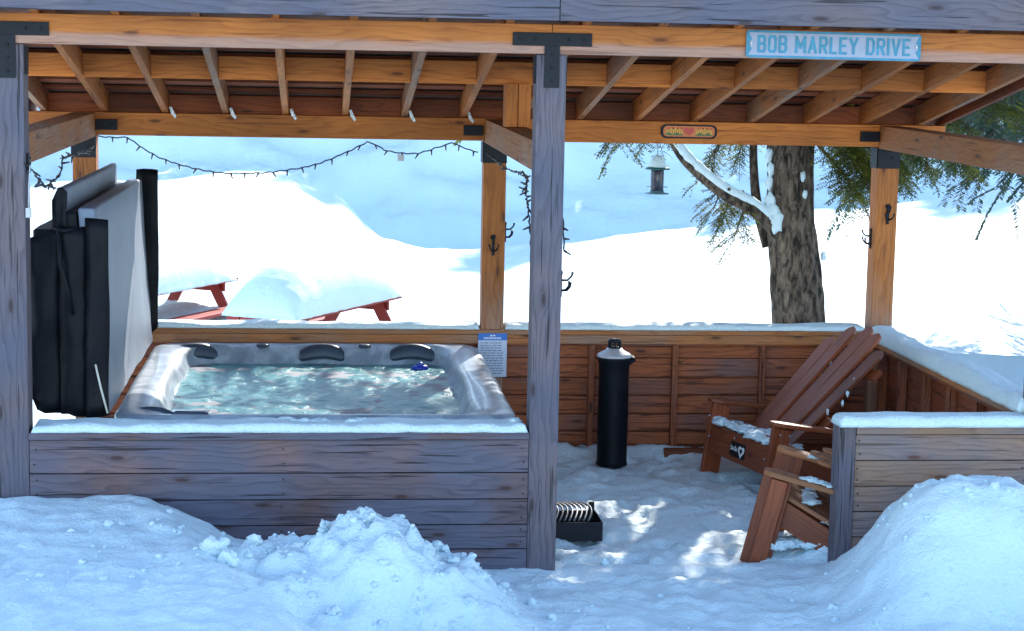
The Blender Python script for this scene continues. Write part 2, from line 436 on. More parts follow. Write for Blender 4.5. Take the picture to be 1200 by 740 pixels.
g.uv = [[(0, 0)]*4]*len(g.f); g.m = [0]*len(g.f); g.sm = [True]*len(g.f)
tag(g.build('snow_ground', SNOW), kind='structure')

# loose chunks of snow on the heaps
ck = MB()
for i in range(420):
    x = random.gauss(-.9, .55) if random.random() < .75 else random.uniform(1.1, 2.2); y = random.uniform(-1.6, -.35)
    r = random.choice([.005, .006, .008, .010, .013, .018])*random.uniform(.7, 1.3)
    ck.blob((x, y, ground(x, y)+r*.35), (r, r*.9, r*.75), 6, jit=.35, sd=i)
for x, y, r in ((-.985, -.74, .045), (-1.04, -.72, .032), (-.955, -.70, .028), (-1.50, -1.25, .05), (-1.44, -1.35, .04), (-.55, -.72, .025), (-1.08, -.78, .022), (.33, .1, .02)):
    ck.blob((x, y, ground(x, y)+r*.5), (r, r, r*.85), 10, jit=.35, sd=r*900)
random.seed(77)
for i in range(46):
    x = random.uniform(-1.5, -.35); y = random.uniform(-1.15, -.62); r = random.uniform(.012, .026)
    b0 = len(ck.v); f0 = len(ck.f)
    ck.blob((x, y, ground(x, y)+r*.25), (r*random.uniform(.8, 1.4), r, r*.75), 7, jit=.5, sd=i*1.7)
    for q in range(f0, len(ck.f)): ck.sm[q] = True
tag(ck.build('snow_chunks', SNOW), kind='stuff')

# ------------------------------------------------------------------ pavilion
pav = thing('pavilion', 'open timber pavilion with orange rafters and grey front posts over tub and chairs', 'pavilion', (0, 1.4, FZ))
IM = Matrix.Translation((0, -1.4, -FZ))
def P(mb, name, m, bev=.004, parent=None, lab=None):
    """build geometry given in world coordinates as a child of the pavilion (or of one of its parts)"""
    o = mb.build(name, m, parent or pav, bevel=bev)
    if parent is None: o.location = (0, -1.4, -FZ)
    if lab: o['label'] = lab
    return o
posts = {}
for (x, y, yy) in ((-2.5, .07, 0), (0, .07, 0), (2.5, .07, 0), (-2.5, 2.84, 1), (0, 2.84, 1), (2.5, 2.84, 1)):
    mb = MB(); top = 2.372 if not yy else 1.857
    mb.board((x, y, FZ-.2), (x, y, top), .14, .14, up=(0, 1, 0))
    o = P(mb, 'post', GREY if not yy else CEDAR_P, .005, lab='weathered grey front post' if not yy else 'warm cedar rear post')
    posts[(x, yy)] = o
# T plates on the front posts
def bolt(mb, x, y, z, n=(0, -1, 0), r=.008):
    mb.tube([(x, y, z), (x+n[0]*.008, y+n[1]*.008, z+n[2]*.008)], [r, r*.8], 8)
for x in (-2.5, 0, 2.5):
    mb = MB()
    mb.box(x-.187, x+.187, -.008, -.002, 2.412, 2.474); mb.box(x-.036, x+.036, -.008, -.002, 2.218, 2.412, 'z')
    for q in (-.15, -.08, .08, .15): bolt(mb, x+q, -.007, 2.443)
    for q in (2.25, 2.31, 2.37): bolt(mb, x, -.007, q)
    P(mb, 'bracket', BLACK, .001, posts[(x, 0)], 'black steel T plate')
    for s in (-1, 1):
        mb = MB(); mb.box(x+s*.074-.003, x+s*.074+.003, .03, .11, 2.235, 2.365, 'z'); P(mb, 'side_plate', BLACK, .001, posts[(x, 0)])
for x in (-2.5, 0, 2.5):
    mb = MB()
    mb.box(x-.072, x+.072, 2.76, 2.768, 1.725, 1.853); bolt(mb, x+.02, 2.76, 1.79); bolt(mb, x-.02, 2.76, 1.84)
    mb.box(x-.079, x-.0725, 2.77, 2.905, 1.725, 1.853, 'z')
    P(mb, 'bracket', BLACK, .001, posts[(x, 1)], 'black steel post cap')
    xa, xb = {-2.5: (-2.428, -2.30), 0: (-.20, -.082), 2.5: (2.305, 2.425)}[x]
    mb = MB(); mb.box(xa, xb, 2.74, 2.765, 1.893, 1.957); bolt(mb, xa+.03 if x > -1 else xb-.03, 2.74, 1.925)
    P(mb, 'beam_bracket', BLACK, .003, posts[(x, 1)])
# front beams (butt joint over the middle post) and rear beam
for a, b in ((-2.86, -.001), (.001, 2.86)):
    mb = MB(); mb.box(a, b, .001, .139, 2.375, 2.513); P(mb, 'front_beam', CEDAR_F)
    mb = MB(); mb.box(a, b, 2.771, 2.909, 1.86, 1.998); P(mb, 'rear_beam', CEDAR)
for x in (-2.5, 0, 2.5):
    mb = MB(); mb.board((x, .142, 1.893), (x, 2.768, 1.922), .138, .145); P(mb, 'side_beam', CEDAR_W)
    mb = MB(); mb.board((x, .142, 1.88), (x, .155, 1.88), .1, .09); P(mb, 'beam_bracket', BLACK, .001)
mb = MB(); mb.box(-2.43+.0, -2.418, .04, .10, 1.78, 1.87, 'z')
for q in (1.80, 1.825, 1.85): bolt(mb, -2.42, .07, q, (1, 0, 0), .006)
P(mb, 'beam_bracket', BLACK, .001)
mb = MB(); mb.board((-.03, 1.6, 1.985), (-.03, 1.6, 2.222), .068, .13, up=(0, 1, 0)); mb.board((.042, 1.6, 1.985), (.042, 1.6, 2.222), .068, .13, up=(0, 1, 0))
for q in (-.05, .06):
    for w in (2.02, 2.19): bolt(mb, q, 1.535, w, r=.006)
P(mb, 'king_post', CEDAR)
SL = .184
def rz(y): return 2.515-SL*y      # rafter underside
RX = [-2.74+.3625*k for k in range(16)]
for k, x in enumerate(RX):
    mb = MB(); y0, y1 = -.255, 3.12; H = .125
    mb.board((x, y0, rz(y0)+H/2), (x, y1, rz(y1)+H/2), .038, H); P(mb, 'rafter', CEDAR if k % 3 else CEDAR_W, .003)
for a, b in zip(RX, RX[1:]):
    mb = MB(); mb.box(a+.0195, b-.0195, 1.58, 1.62, rz(1.6)-.004, rz(1.6)+.122); P(mb, 'blocking', CEDAR, .003)
    mb = MB(); mb.box(a+.0195, b-.0195, 2.83, 2.865, 1.999, rz(2.85)+.118); P(mb, 'blocking', CEDAR_D, .003)
for x in (RX[1]+.38, RX[1]+.74, RX[1]+1.105, RX[1]+1.465, RX[1]+1.83, RX[1]+2.19):
    mb = MB(); z = 1.998
    M = Matrix.Translation((x+.022, 2.766, z+.02)) @ Matrix.Rotation(math.radians(-14), 4, 'Y')
    mb.prism([(-.010, .02), (.006, .02), (.012, -.02), (.020, -.045), (.006, -.052), (-.008, -.02)], -.003, M)
    for q in ((0, 0), (.004, -.03), (.01, -.05)): 
        w = M @ Vector((q[0], -.004, q[1])); bolt(mb, w.x, w.y, w.z, r=.004)
    P(mb, 'hurricane_tie', GALV, 0)
# strapping and roof sheet
for i in range(13):
    y = -.2+.27*i; z = rz(y)+.127
    mb = MB(); mb.board((-2.84, y, z+.011), (2.84, y, z+.011), .11, .019, up=(0, SL, 1)); P(mb, 'purlin', CEDAR_D, .002)
mb = MB(); H = .127+.024
mb.board((0, -.29, rz(-.29)+H+.006), (0, 3.2, rz(3.2)+H+.006), 5.7, .008)
for i in range(36):
    x = -2.8+.16*i; mb.board((x, -.29, rz(-.29)+H+.018), (x, 3.2, rz(3.2)+H+.018), .02, .015)
P(mb, 'roof_sheet', ROOFM, 0)
for a, b in ((-2.86, -.006), (-.003, 2.86)):
    mb = MB(); mb.box(a, b, -.305, -.268, 2.522, 2.735); P(mb, 'fascia', GREY, .004)
for s in (-1, 1):
    mb = MB(); mb.board((s*2.845, -.265, rz(-.265)+.075), (s*2.845, 3.15, rz(3.15)+.075), .03, .15); P(mb, 'barge_board', CEDAR_D, .003)
sn = MB(); Mx = Matrix.Translation((0, 1.45, rz(1.45)+.168)) @ Matrix.Rotation(-math.atan(SL), 4, 'X')
sn.pad(5.6, 3.35, .22, .2, Mx, 60, 30, .1, fs=1.5)
tag(sn.build('roof_snow', SNOW), 'thick snow blanket lying on top of the pavilion roof above the grey fascia', 'snow')

# ------------------------------------------------------------------ low walls
def wall(name, label, loc, cat='low wall'):
    return thing(name, label, cat, loc)
def PW(mb, name, m, par, bev=.003, lab=None):
    o = mb.build(name, m, par, bevel=bev); o.location = -par.location
    if lab: o['label'] = lab
    return o
w1 = wall('plank_wall', 'weathered grey horizontal plank wall in front of the hot tub', (-1.25, 0, FZ))
zs = [.535, .372, .242, .116, -.005, -.13]
for a, b in zip(zs, zs[1:]):
    mb = MB(); mb.box(-2.428, -.072, 0.001, .036, b+.0025, a-.0025); PW(mb, 'plank', GREYB, w1)
mb = MB(); mb.box(-2.428, -.072, -.018, .215, .537, .570); PW(mb, 'cap', GREYB, w1)
mb = MB()
for x in (-2.38, -1.6, -.9, -.12): mb.box(x-.03, x+.03, .04, .09, FZ, .53, 'z')
PW(mb, 'framing', CEDAR_D, w1)
def snow_on(name, lab, L, W, h, r, M, nx=60, ny=12, amp=.15, fs=5, hf=None, edge=.008, m=SNOW, cat='snow', extra=None):
    mb = MB(); mb.pad(L, W, h, r, Matrix(), nx, ny, amp, fs=fs, hf=hf, edge=edge)
    if extra: extra(mb)
    o = mb.build(name, m); o.matrix_world = M; tag(o, lab, cat); return o
def ex(mb):
    for i in range(16): 
        x = random.gauss(.15, .18); mb.blob((x, random.uniform(.02, .09), .027), (random.uniform(.015, .045), .02, random.uniform(.008, .016)), 6, jit=.4, sd=i)
    mb.blob((1.12, .02, .03), (.03, .04, .022), 6, jit=.3)
snow_on('wall_snow', 'flat snow ledge along the plank wall in front of the hot tub', 2.34, .205, .036, .03, Matrix.Translation((-1.25, .088, .571)), 120, 16, .35, 5, extra=ex)

w2 = wall('plank_wall', 'short grey and tan plank wall with corner board at the right, half buried by snow heap', (2.0, 0, FZ))
zs = [.558, .427, .298, .170, .042, -.085, -.2]
for a, b in zip(zs, zs[1:]):
    mb = MB(); mb.box(1.541, 2.428, 0.001, .036, b+.0025, a-.0025); PW(mb, 'plank', GREYTAN, w2)
mb = MB(); mb.box(1.452, 1.538, -.012, .10, FZ-.05, .597, 'z'); PW(mb, 'corner_board', GREY, w2)
mb = MB(); mb.box(1.541, 2.428, -.018, .13, .561, .597); PW(mb, 'cap', GREYTAN, w2)
snow_on('wall_snow', 'rounded snow strip on the short right front wall', .99, .17, .052, .04, Matrix.Translation((1.945, .055, .598)), 60, 14, .15, 4)

w3 = wall('plank_wall', 'long rough sawn rear plank wall with studs behind the tub and canister', (0, 2.84, FZ))
zs = [.618, .50, .375, .262, .14, .03, -.06]
for i, (a, b) in enumerate(zip(zs, zs[1:])):
    mb = MB(); x0, x1 = -2.428, 2.428; n = 60
    # wavy live edge boards
    y0, y1 = 2.815, 2.838; base = len(mb.v); ou, ov = random.uniform(0, 50), random.randint(0, 400)*10.
    for k in range(n+1):
        x = x0+(x1-x0)*k/n
        zt = a-.0035-(.010*abs(fbm(x*2.2, i*7.3, 1, 3)) if i > 1 else 0); zb = b+.0035+(.010*abs(fbm(x*2, i*5.1, 4, 3)) if i > 0 else 0)
        for (yy, zz) in ((y0, zb), (y0, zt), (y1, zt), (y1, zb)): mb.v.append((x, yy, zz))
    for k in range(n):
        q = base+4*k; u0 = ou+(x1-x0)*k/n; u1 = ou+(x1-x0)*(k+1)/n
        for s in range(4):
            t = (s+1) % 4; va, vb = ov+1+s*.12, ov+1+(s+1)*.12
            mb.face([q+t, q+s, q+4+s, q+4+t][::-1], [(u0, vb), (u0, va), (u1, va), (u1, vb)][::-1])
    mb.face([base+s for s in range(4)]); mb.face([base+4*n+s for s in range(4)][::-1])
    PW(mb, 'plank', INNER, w3, 0)
mb = MB(); mb.box(-2.428, 2.428, 2.845, 2.86, FZ-.05, .61); PW(mb, 'gap_blocker', CEDAR_D, w3)  # dark sheet added behind the boards to keep daylight out of the gaps
for x in (-2.0, -1.4, -.7, .635, 1.17, 1.735, 2.25):
    mb = MB(); mb.box(x-.019, x+.019, 2.765, 2.813, FZ-.02, .615, 'z'); PW(mb, 'stud', INNER if x > .6 else CEDAR_D, w3)
for x0, x1 in ((-2.428, -.073), (.073, 2.3)):
    mb = MB(); mb.box(x0, x1, 2.758, 2.812 if 0 else 2.80, .588, .619); PW(mb, 'rail', INNER, w3)
mb = MB(); mb.box(-2.428, 2.428, 2.735, 2.762, .60, .655); PW(mb, 'rail', CEDAR_W, w3)
mb = MB(); mb.box(-2.428, 2.428, 2.735, 2.94, .657, .685); PW(mb, 'cap', CEDAR_W, w3)
mb = MB(); mb.box(1.1, 1.42, 2.68, 2.72, FZ-.01, FZ+.05); PW(mb, 'sill', CEDAR_D, w3)
for x0, x1 in ((-2.40, -.075), (.075, 2.40)):
    snow_on('wall_snow', 'thin snow line on the rear wall behind the hot tub' if x0 < -1 else 'thin snow line on the rear wall behind canister and chairs', x1-x0, .19, .03, .03, Matrix.Translation(((x0+x1)/2, 2.845, .686)), 90, 12, .4, 3)

w4 = wall('side_wall', 'right side plank wall with sloping view of snowy cap rail and dark studs', (2.47, 1.4, FZ))
zs = [.60, .48, .36, .24, .12, 0, -.1]
for a, b in zip(zs, zs[1:]):
    mb = MB(); mb.box(2.50, 2.53, .145, 2.765, b+.003, a-.003, 'y'); PW(mb, 'plank', CEDAR_D, w4)
for y in (.4, .85, 1.3, 1.75, 2.2, 2.6):
    mb = MB(); mb.box(2.445, 2.497, y-.019, y+.019, FZ, .575, 'z'); PW(mb, 'stud', INNER, w4)
mb = MB(); mb.box(2.44, 2.497, .145, 2.765, .577, .612, 'y'); PW(mb, 'rail', INNER, w4)
mb = MB(); mb.box(2.40, 2.57, .145, 2.765, .614, .645, 'y'); PW(mb, 'cap', CEDAR_W, w4)
snow_on('wall_snow', 'thick rounded snow roll on the right side wall running back to the corner post', 2.66, .19, .078, .065, Matrix.Translation((2.49, 1.43, .646)) @ Matrix.Rotation(PI/2, 4, 'Z'), 110, 18, .28, 2.6)

NAIL = plain('nail_head', (.03, .028, .03), .5)
for par, xs_, y_, zs_ in ((w1, (-2.40, -1.25, -.10), .001, (.49, .42, .34, .27, .21, .15, .09, .03)), (w2, (1.56, 2.40), .001, (.53, .46, .39, .33, .26, .20)), (w3, (.635, 1.17, 1.735), 2.765, (.55, .46, .33, .20, .08))):
    mb = MB()
    for x in xs_:
        for z in zs_: bolt(mb, x+random.uniform(-.006, .006), y_+.001, z+random.uniform(-.004, .004), r=.0045)
    PW(mb, 'nails', NAIL, par, 0)
# ------------------------------------------------------------------ hot tub
def acrylic():
    m, nt, bs = mat('marbled_acrylic')
    tc = N(nt, 'ShaderNodeTexCoord'); a = N(nt, 'ShaderNodeTexNoise', Scale=4.5, Detail=7.0, Roughness=.62, Distortion=.5); nt.links.new(tc.outputs['Object'], a.inputs['Vector'])
    c = ramp(nt, a.outputs['Fac'], [(.3, (.18, .22, .27)), (.48, (.27, .325, .38)), (.56, (.40, .46, .52)), (.7, (.22, .27, .33))])
    nt.links.new(c, bs.inputs['Base Color']); bs.inputs['Roughness'].default_value = .33; bs.inputs['Coat Weight'].default_value = .15; bs.inputs['Coat Roughness'].default_value = .05
    b = N(nt, 'ShaderNodeTexNoise', Scale=6.0, Detail=2.0); nt.links.new(tc.outputs['Object'], b.inputs['Vector']); bump(nt, b.outputs['Fac'], bs, .15, .03)
    return m
ACR = acrylic()
def water_mat():
    m, nt, bs = mat('tub_water')
    tc = N(nt, 'ShaderNodeTexCoord')
    a = N(nt, 'ShaderNodeTexNoise', Scale=9.0, Detail=8.0, Roughness=.7, Distortion=.8); nt.links.new(tc.outputs['Object'], a.inputs['Vector'])
    b = N(nt, 'ShaderNodeTexNoise', Scale=2.4, Detail=3.0); nt.links.new(tc.outputs['Object'], b.inputs['Vector'])
    fo = math_(nt, 'MULTIPLY', a.outputs['Fac'], math_(nt, 'ADD', math_(nt, 'MULTIPLY', b.outputs['Fac'], .8), .6))
    col = ramp(nt, fo, [(.36, (.05, .20, .215)), (.56, (.095, .29, .30)), (.70, (.17, .38, .39)), (.84, (.55, .68, .70))])
    nt.links.new(col, bs.inputs['Base Color']); bs.inputs['Specular IOR Level'].default_value = .35; bs.inputs['Roughness'].default_value = .28; bs.inputs['IOR'].default_value = 1.33
    c = N(nt, 'ShaderNodeTexNoise', Scale=34.0, Detail=5.0, Roughness=.65); nt.links.new(tc.outputs['Object'], c.inputs['Vector'])
    bump(nt, mix(nt, .4, a.outputs['Fac'], c.outputs['Fac']), bs, .6, .02); return m
WATER = water_mat()
TX0, TX1, TY0, TY1 = -2.08, -.095, .215, 2.72
tub = thing('hot_tub', 'square hot tub with marbled grey rim and churning blue green water', 'hot tub', ((TX0+TX1)/2, (TY0+TY1)/2, FZ))
tcx, tcy = (TX0+TX1)/2, (TY0+TY1)/2
def rring(hx, hy, r, n=12, dy=0, dx=0):
    pts = []
    for (sx, sy_, a0) in ((1, 1, 0), (-1, 1, PI/2), (-1, -1, PI), (1, -1, 1.5*PI)):
        for k in range(n+1):
            a = a0+PI/2*k/n; pts.append((sx*(hx-r)+r*math.cos(a)+dx, sy_*(hy-r)+r*math.sin(a)+dy))
    out = []
    for i in range(len(pts)):      # subdivide straights
        p, q = pts[i], pts[(i+1) % len(pts)]; out.append(p)
        L = math.hypot(q[0]-p[0], q[1]-p[1])
        if L > .3:
            for k in range(1, 24): out.append((p[0]+(q[0]-p[0])*k/24, p[1]+(q[1]-p[1])*k/24))
    return out
hx, hy = (TX1-TX0)/2, (TY1-TY0)/2
levels = [(hx-.01, hy-.01, .16, .50, 0), (hx, hy, .16, .53, 0), (hx, hy, .16, .575, 0), (hx-.012, hy-.012, .155, .595, 0), (hx-.04, hy-.035, .15, .606, 0), (hx-.10, hy-.07, .16, .606, 0), (hx-.15, hy-.10, .18, .600, 0),
          (hx-.185, hy-.125, .2, .585, 0), (hx-.20, hy-.145, .22, .55, 0), (hx-.225, hy-.18, .22, .50, 0), (hx-.26, hy-.21, .22, .44, 0), (hx-.30, hy-.26, .2, .30, 0), (hx-.5, hy-.5, .2, .20, 0)]
mb = MB(); nn = None
for (a, b, r, z, dy) in levels:
    pts = rring(a, b, r); nn = len(pts)
    for i, (x, y) in enumerate(pts):
        # moulded seat hollows and shoulders
        k = sm(.6, .54, z)
        w = 1
        if z < .6 and a > .6:
            w = 1+.012*k*math.cos(y*5.2)*(abs(x) > a*.8)+.025*k*math.cos(x*9.4)*(abs(y) > b*.85)
        zz = z+(.014*math.cos(x*9.4)*(y > b*.9) if .57 < z < .601 and a < hx-.09 else 0)
        zz += (.007*math.sin(y*4.4+1)*(abs(x) > a*.9) if .58 < z < .604 and a < hx-.09 else 0)
        mb.v.append((x*w, y*w, zz-FZ))
for l in range(len(levels)-1):
    for i in range(nn):
        j = (i+1) % nn; mb.face([l*nn+i, l*nn+j, (l+1)*nn+j, (l+1)*nn+i], None, 0, True)
mb.face([(len(levels)-1)*nn+i for i in range(nn)])
mb.build('shell', ACR, tub)
mb = MB()
for i in range(1): mb.box(-hx+.03, hx-.03, -hy+.03, hy-.03, .01, .625-.02)
mb.build('cabinet', plain('grey_cabinet', (.16, .17, .2), .6, 0, 6, .2), tub)
mb = MB(); nx_, ny_ = 170, 190; ax, ay = hx-.215, hy-.165
for j in range(ny_+1):
    for i in range(nx_+1):
        x = -ax+2*ax*i/nx_; y = -ay+2*ay*j/ny_
        z = .495-FZ+.008*fbm(x*5, y*5, 3, 4)+.008*abs(fbm(x*9, y*13, 6, 3))
        z += .018*math.exp(-((x-.55)**2+(y+.3)**2)/.02)+.014*math.exp(-((x+.6)**2+(y-.3)**2)/.05)+.014*math.exp(-((x+.1)**2+(y-.1)**2)/.05)
        mb.v.append((x, y, z))
for j in range(ny_):
    for i in range(nx_):
        a = j*(nx_+1)+i; mb.face([a, a+1, a+nx_+2, a+nx_+1], None, 0, True)
mb.build('water', WATER, tub)
HR = plain('charcoal_foam', (.035, .05, .075), .45, 0, 10, .2)
def pillow_mb():
    mb = MB(); n = 16
    for i in range(n+1):
        u = -1+2*i/n; x = .135*u; arch = .028*(1-u*u)-.01; hh = .050*(1-.25*u**4)
        for k in range(10):
            a = 2*PI*k/10; e = 1 if abs(u) < .9 else .75
            mb.v.append((x, -.022-.016*math.cos(a)*e-.012*(1-u*u), .01+arch+hh*math.sin(a)*e))
    for i in range(n):
        for k in range(10):
            j = (k+1) % 10; mb.face([i*10+k, i*10+j, (i+1)*10+j, (i+1)*10+k], None, 0, True)
    mb.face([k for k in range(10)]); mb.face([n*10+k for k in range(10)][::-1]); return mb
h0 = None
for x in (-1.83, -1.06, -.51):
    if h0 is None: h0 = pillow_mb().build('headrest', HR, tub); o = h0
    else: o = h0.copy(); COL.objects.link(o); o.parent = tub
    o.location = (x-tcx, 2.585-tcy, .535-FZ); o.rotation_euler = (math.radians(-25), 0, math.radians(14) if x < -1.7 else 0)
o = h0.copy(); COL.objects.link(o); o.parent = tub; o.location = (-1.90-tcx, .40-tcy, .54-FZ); o.rotation_euler = (0, 0, math.radians(160)); o.name = 'headrest.003'
for x, y in ((-1.42, 2.60), (-.80, 2.60)):
    mb = MB(); mb.lathe([(.03, 0), (.04, .006), (.036, .016), (.02, .022)], n=20); o = mb.build('control_knob', HR, tub); o.location = (x-tcx, y-tcy, .592-FZ)
mb = MB(); mb.box(-.09, .09, -.03, .03, 0, .012); mb.box(-.075, .075, -.018, .018, .012, .015); o = mb.build('control_panel', plain('dark_panel', (.02, .03, .06), .2), tub, bevel=.006); o.location = (-1.70-tcx, .31-tcy, .604-FZ); o.rotation_euler[2] = -.12
BLUEP = plain('blue_plastic', (.02, .05, .45), .3)
mb = MB(); mb.blob((0, 0, 0), (.055, .03, .02), 8, jit=.1); mb.tube([(-.02, 0, .015), (.0, 0, .035), (.02, 0, .015)], .006)
o = mb.build('chlorine_floater', BLUEP); o.location = (-.47, 2.35, .505); tag(o, 'small deep blue floater bobbing at the back of the tub water', 'floater')
# white corner casing piece
mb = MB(); mb.box(-.05, .05, -.02, .03, 0, .05); o = mb.build('corner_trim', plain('pale_blue_plastic', (.35, .42, .55), .4), tub, bevel=.012); o.location = (-.135-tcx, .235-tcy, .52-FZ)

# ------------------------------------------------------------------ tub cover standing folded on the left rim
cov = thing('tub_cover', 'folded black and grey vinyl tub cover standing upright on the left rim', 'tub cover', (-2.22, 1.4, .6))
def slab(x0, x1, y0, y1, z0, z1, lean, m, name, rnd=.012, nz=8):
    mb = MB(); ny = 24; P_ = []
    for j in range(ny+1):
        y = y0+(y1-y0)*j/ny
        for k in range(nz+1):
            z = z0+(z1-z0)*k/nz; w = .010*fbm(y*2.5, z*4, x0*9, 3)
            for x in (x0, x1): mb.v.append((x+lean*(z-z0)+w, y-1.4+.0, z-.6))
    def id(j, k, s): return (j*(nz+1)+k)*2+s
    for s in (0, 1):
        for j in range(ny):
            for k in range(nz):
                q = [id(j, k, s), id(j+1, k, s), id(j+1, k+1, s), id(j, k+1, s)]
                mb.face(q if s else q[::-1], None, 0, True)
    for k in range(nz):
        mb.face([id(0, k, 0), id(0, k, 1), id(0, k+1, 1), id(0, k+1, 0)]); mb.face([id(ny, k, 1), id(ny, k, 0), id(ny, k+1, 0), id(ny, k+1, 1)])
    for j in range(ny):
        mb.face([id(j, nz, 0), id(j, nz, 1), id(j+1, nz, 1), id(j+1, nz, 0)]); mb.face([id(j, 0, 1), id(j, 0, 0), id(j+1, 0, 0), id(j+1, 0, 1)])
    o = mb.build(name, m, cov, bevel=rnd); o.location[0] = 2.22; return o
slab(-2.165, -2.085, .27, 2.66, .612, 1.605, -.065, GREYV, 'foam_panel')
slab(-2.262, -2.178, .28, 2.64, .612, 1.585, -.06, BLACKV, 'foam_panel')
slab(-2.325, -2.283, .30, 2.62, 1.50, 1.70, -.02, GREYV, 'top_flap')
slab(-2.42, -2.275, .30, 2.55, .612, 1.50, -.03, BLACKV, 'outer_skin')
# hanging skirts at the near end and the far end
def skirt(pts, y, name, th=.012, fold=.012, m=BLACKV):
    """pts = polygon columns [(x, ztop, zbottom)]"""
    mb = MB(); nz = 16; n = len(pts)
    for s in (0, 1):
        for i, (x, zt, zb) in enumerate(pts):
            for k in range(nz+1):
                z = zt+(zb-zt)*k/nz
                yy = y+fold*math.sin(i*2.1)*(.3+.7*k/nz)+.032*fbm(x*14, z*3.5, y, 3)+s*th
                mb.v.append((x+.006*fbm(z*5, x*5, 2, 2), yy-1.4, z-.6))
    o_ = n*(nz+1)
    for s in (0, 1):
        for i in range(n-1):
            for k in range(nz):
                q = [s*o_+i*(nz+1)+k, s*o_+(i+1)*(nz+1)+k, s*o_+(i+1)*(nz+1)+k+1, s*o_+i*(nz+1)+k+1]
                mb.face(q[::-1] if s == 0 else q, None, 0, True)
    for i in range(n-1):
        a, b = i*(nz+1), (i+1)*(nz+1); mb.face([a, b, o_+b, o_+a]); mb.face([a+nz, o_+a+nz, o_+b+nz, b+nz])
    for k in range(nz):
        mb.face([k, o_+k, o_+k+1, k+1]); e = (n-1)*(nz+1)+k; mb.face([e, e+1, o_+e+1, o_+e])
    o = mb.build(name, m, cov); o.location[0] = 2.22; return o
skirt([(-2.462, 1.455, .72), (-2.43, 1.47, .63), (-2.39, 1.49, .615), (-2.35, 1.505, .613), (-2.31, 1.52, .61)], .262, 'skirt')
skirt([(-2.315, 1.525, .61), (-2.28, 1.52, .61), (-2.25, 1.515, .60), (-2.215, 1.515, .60), (-2.18, 1.52, .60)], .245, 'skirt')
skirt([(-2.19, 1.56, .60), (-2.16, 1.558, .60), (-2.12, 1.556, .605), (-2.082, 1.552, .61)], .232, 'skirt', fold=.006)
skirt([(-2.185, 1.66, .66), (-2.14, 1.665, .66), (-2.095, 1.665, .66), (-2.055, 1.66, .70)], 2.69, 'skirt', fold=.02)
skirt([(-2.35, 1.64, 1.51), (-2.325, 1.70, 1.50), (-2.30, 1.70, 1.49), (-2.28, 1.68, 1.50)], .275, 'flap_end', fold=.004)
mb = MB(); mb.tube([(-2.31, .215, 1.53), (-2.305, .205, 1.35), (-2.27, .20, 1.22), (-2.25, .20, 1.10)], .011, 8); mb.tube([(-2.335, .21, 1.52), (-2.29, .205, 1.50), (-2.24, .21, 1.51)], .012, 8)
for q in ((-2.285, 1.36), (-2.275, 1.33), (-2.29, 1.33)): mb.blob((q[0], .195, q[1]), .006, 5, jit=0)
o = mb.build('handle', BLACKV, cov); o.location = (2.22, -1.4, -.6)
mb = MB(); mb.tube([(-2.145, .215, .86), (-2.12, .205, .75), (-2.088, .20, .625)], .005, 8); o = mb.build('strap', plain('cream_strap', (.62, .58, .5), .6), cov); o.location = (2.22, -1.4, -.6)

# ------------------------------------------------------------------ string lights
def bulb_proto(par):
    mb = MB(); mb.lathe([(.005, 0), (.006, -.012), (.0045, -.016), (.004, -.03), (.001, -.038)], n=8); return mb.build('bulb', BULB, par)
def string(label, pts, sag=.012, step=.085, spike=False):
    t = thing('string_lights', label, 'string lights', pts[0], group='dark string lights under the roof')
    P0 = Vector(pts[0]); sub = []
    for a, b in zip(pts, pts[1:]):
        a, b = Vector(a), Vector(b); n = max(2, int((b-a).length/.02))
        for k in range(n): 
            u = k/n; sub.append(a.lerp(b, u)+V(.003*math.sin(len(sub)*1.3), .004*math.cos(len(sub)*.9), -sag*4*u*(1-u)*(b-a).length+.003*math.cos(len(sub)*1.9)))
    sub.append(Vector(pts[-1]))
    mb = MB(); mb.tube([p-P0 for p in sub], .0042, 5); mb.build('wire', WIRE, t)
    first = None; acc = 0
    for i in range(1, len(sub)):
        acc += (sub[i]-sub[i-1]).length
        if acc > step:
            acc = 0
            rot = (random.uniform(-.6, .6), random.uniform(-.7, .7), 0) if not spike else (random.uniform(-2.2, 2.2), random.uniform(-2.2, 2.2), 0)
            if first is None: first = bulb_proto(t); o = first
            else: o = first.copy(); COL.objects.link(o); o.parent = t
            o.location = sub[i]-P0; o.rotation_euler = rot
    if spike:
        for o in t.children:
            if o.name.startswith('bulb'): o.scale = (1.1, 1.1, 1.15)
    return t
t = string('dark string lights draped along the rear beam above the tub', [(-2.413, 2.75, 1.853), (-2.236, 2.75, 1.85), (-2.13, 2.75, 1.775), (-2.033, 2.75, 1.724), (-1.87, 2.75, 1.675), (-1.725, 2.75, 1.648), (-1.60, 2.75, 1.640), (-1.468, 2.75, 1.644), (-1.28, 2.75, 1.665), (-1.105, 2.75, 1.701), (-.95, 2.75, 1.765), (-.794, 2.75, 1.843), (-.74, 2.75, 1.83), (-.689, 2.75, 1.796), (-.58, 2.75, 1.778), (-.479, 2.75, 1.778), (-.38, 2.75, 1.81), (-.27, 2.75, 1.849), (-.18, 2.75, 1.81), (-.11, 2.75, 1.79)], sag=.02)
mb = MB(); mb.box(-.02, .02, -.004, .004, -.045, -.005, 'z'); o = mb.build('solar_tag', PLASW, t, bevel=.003); o.location = Vector((-.585, 2.745, 1.775))-t.location
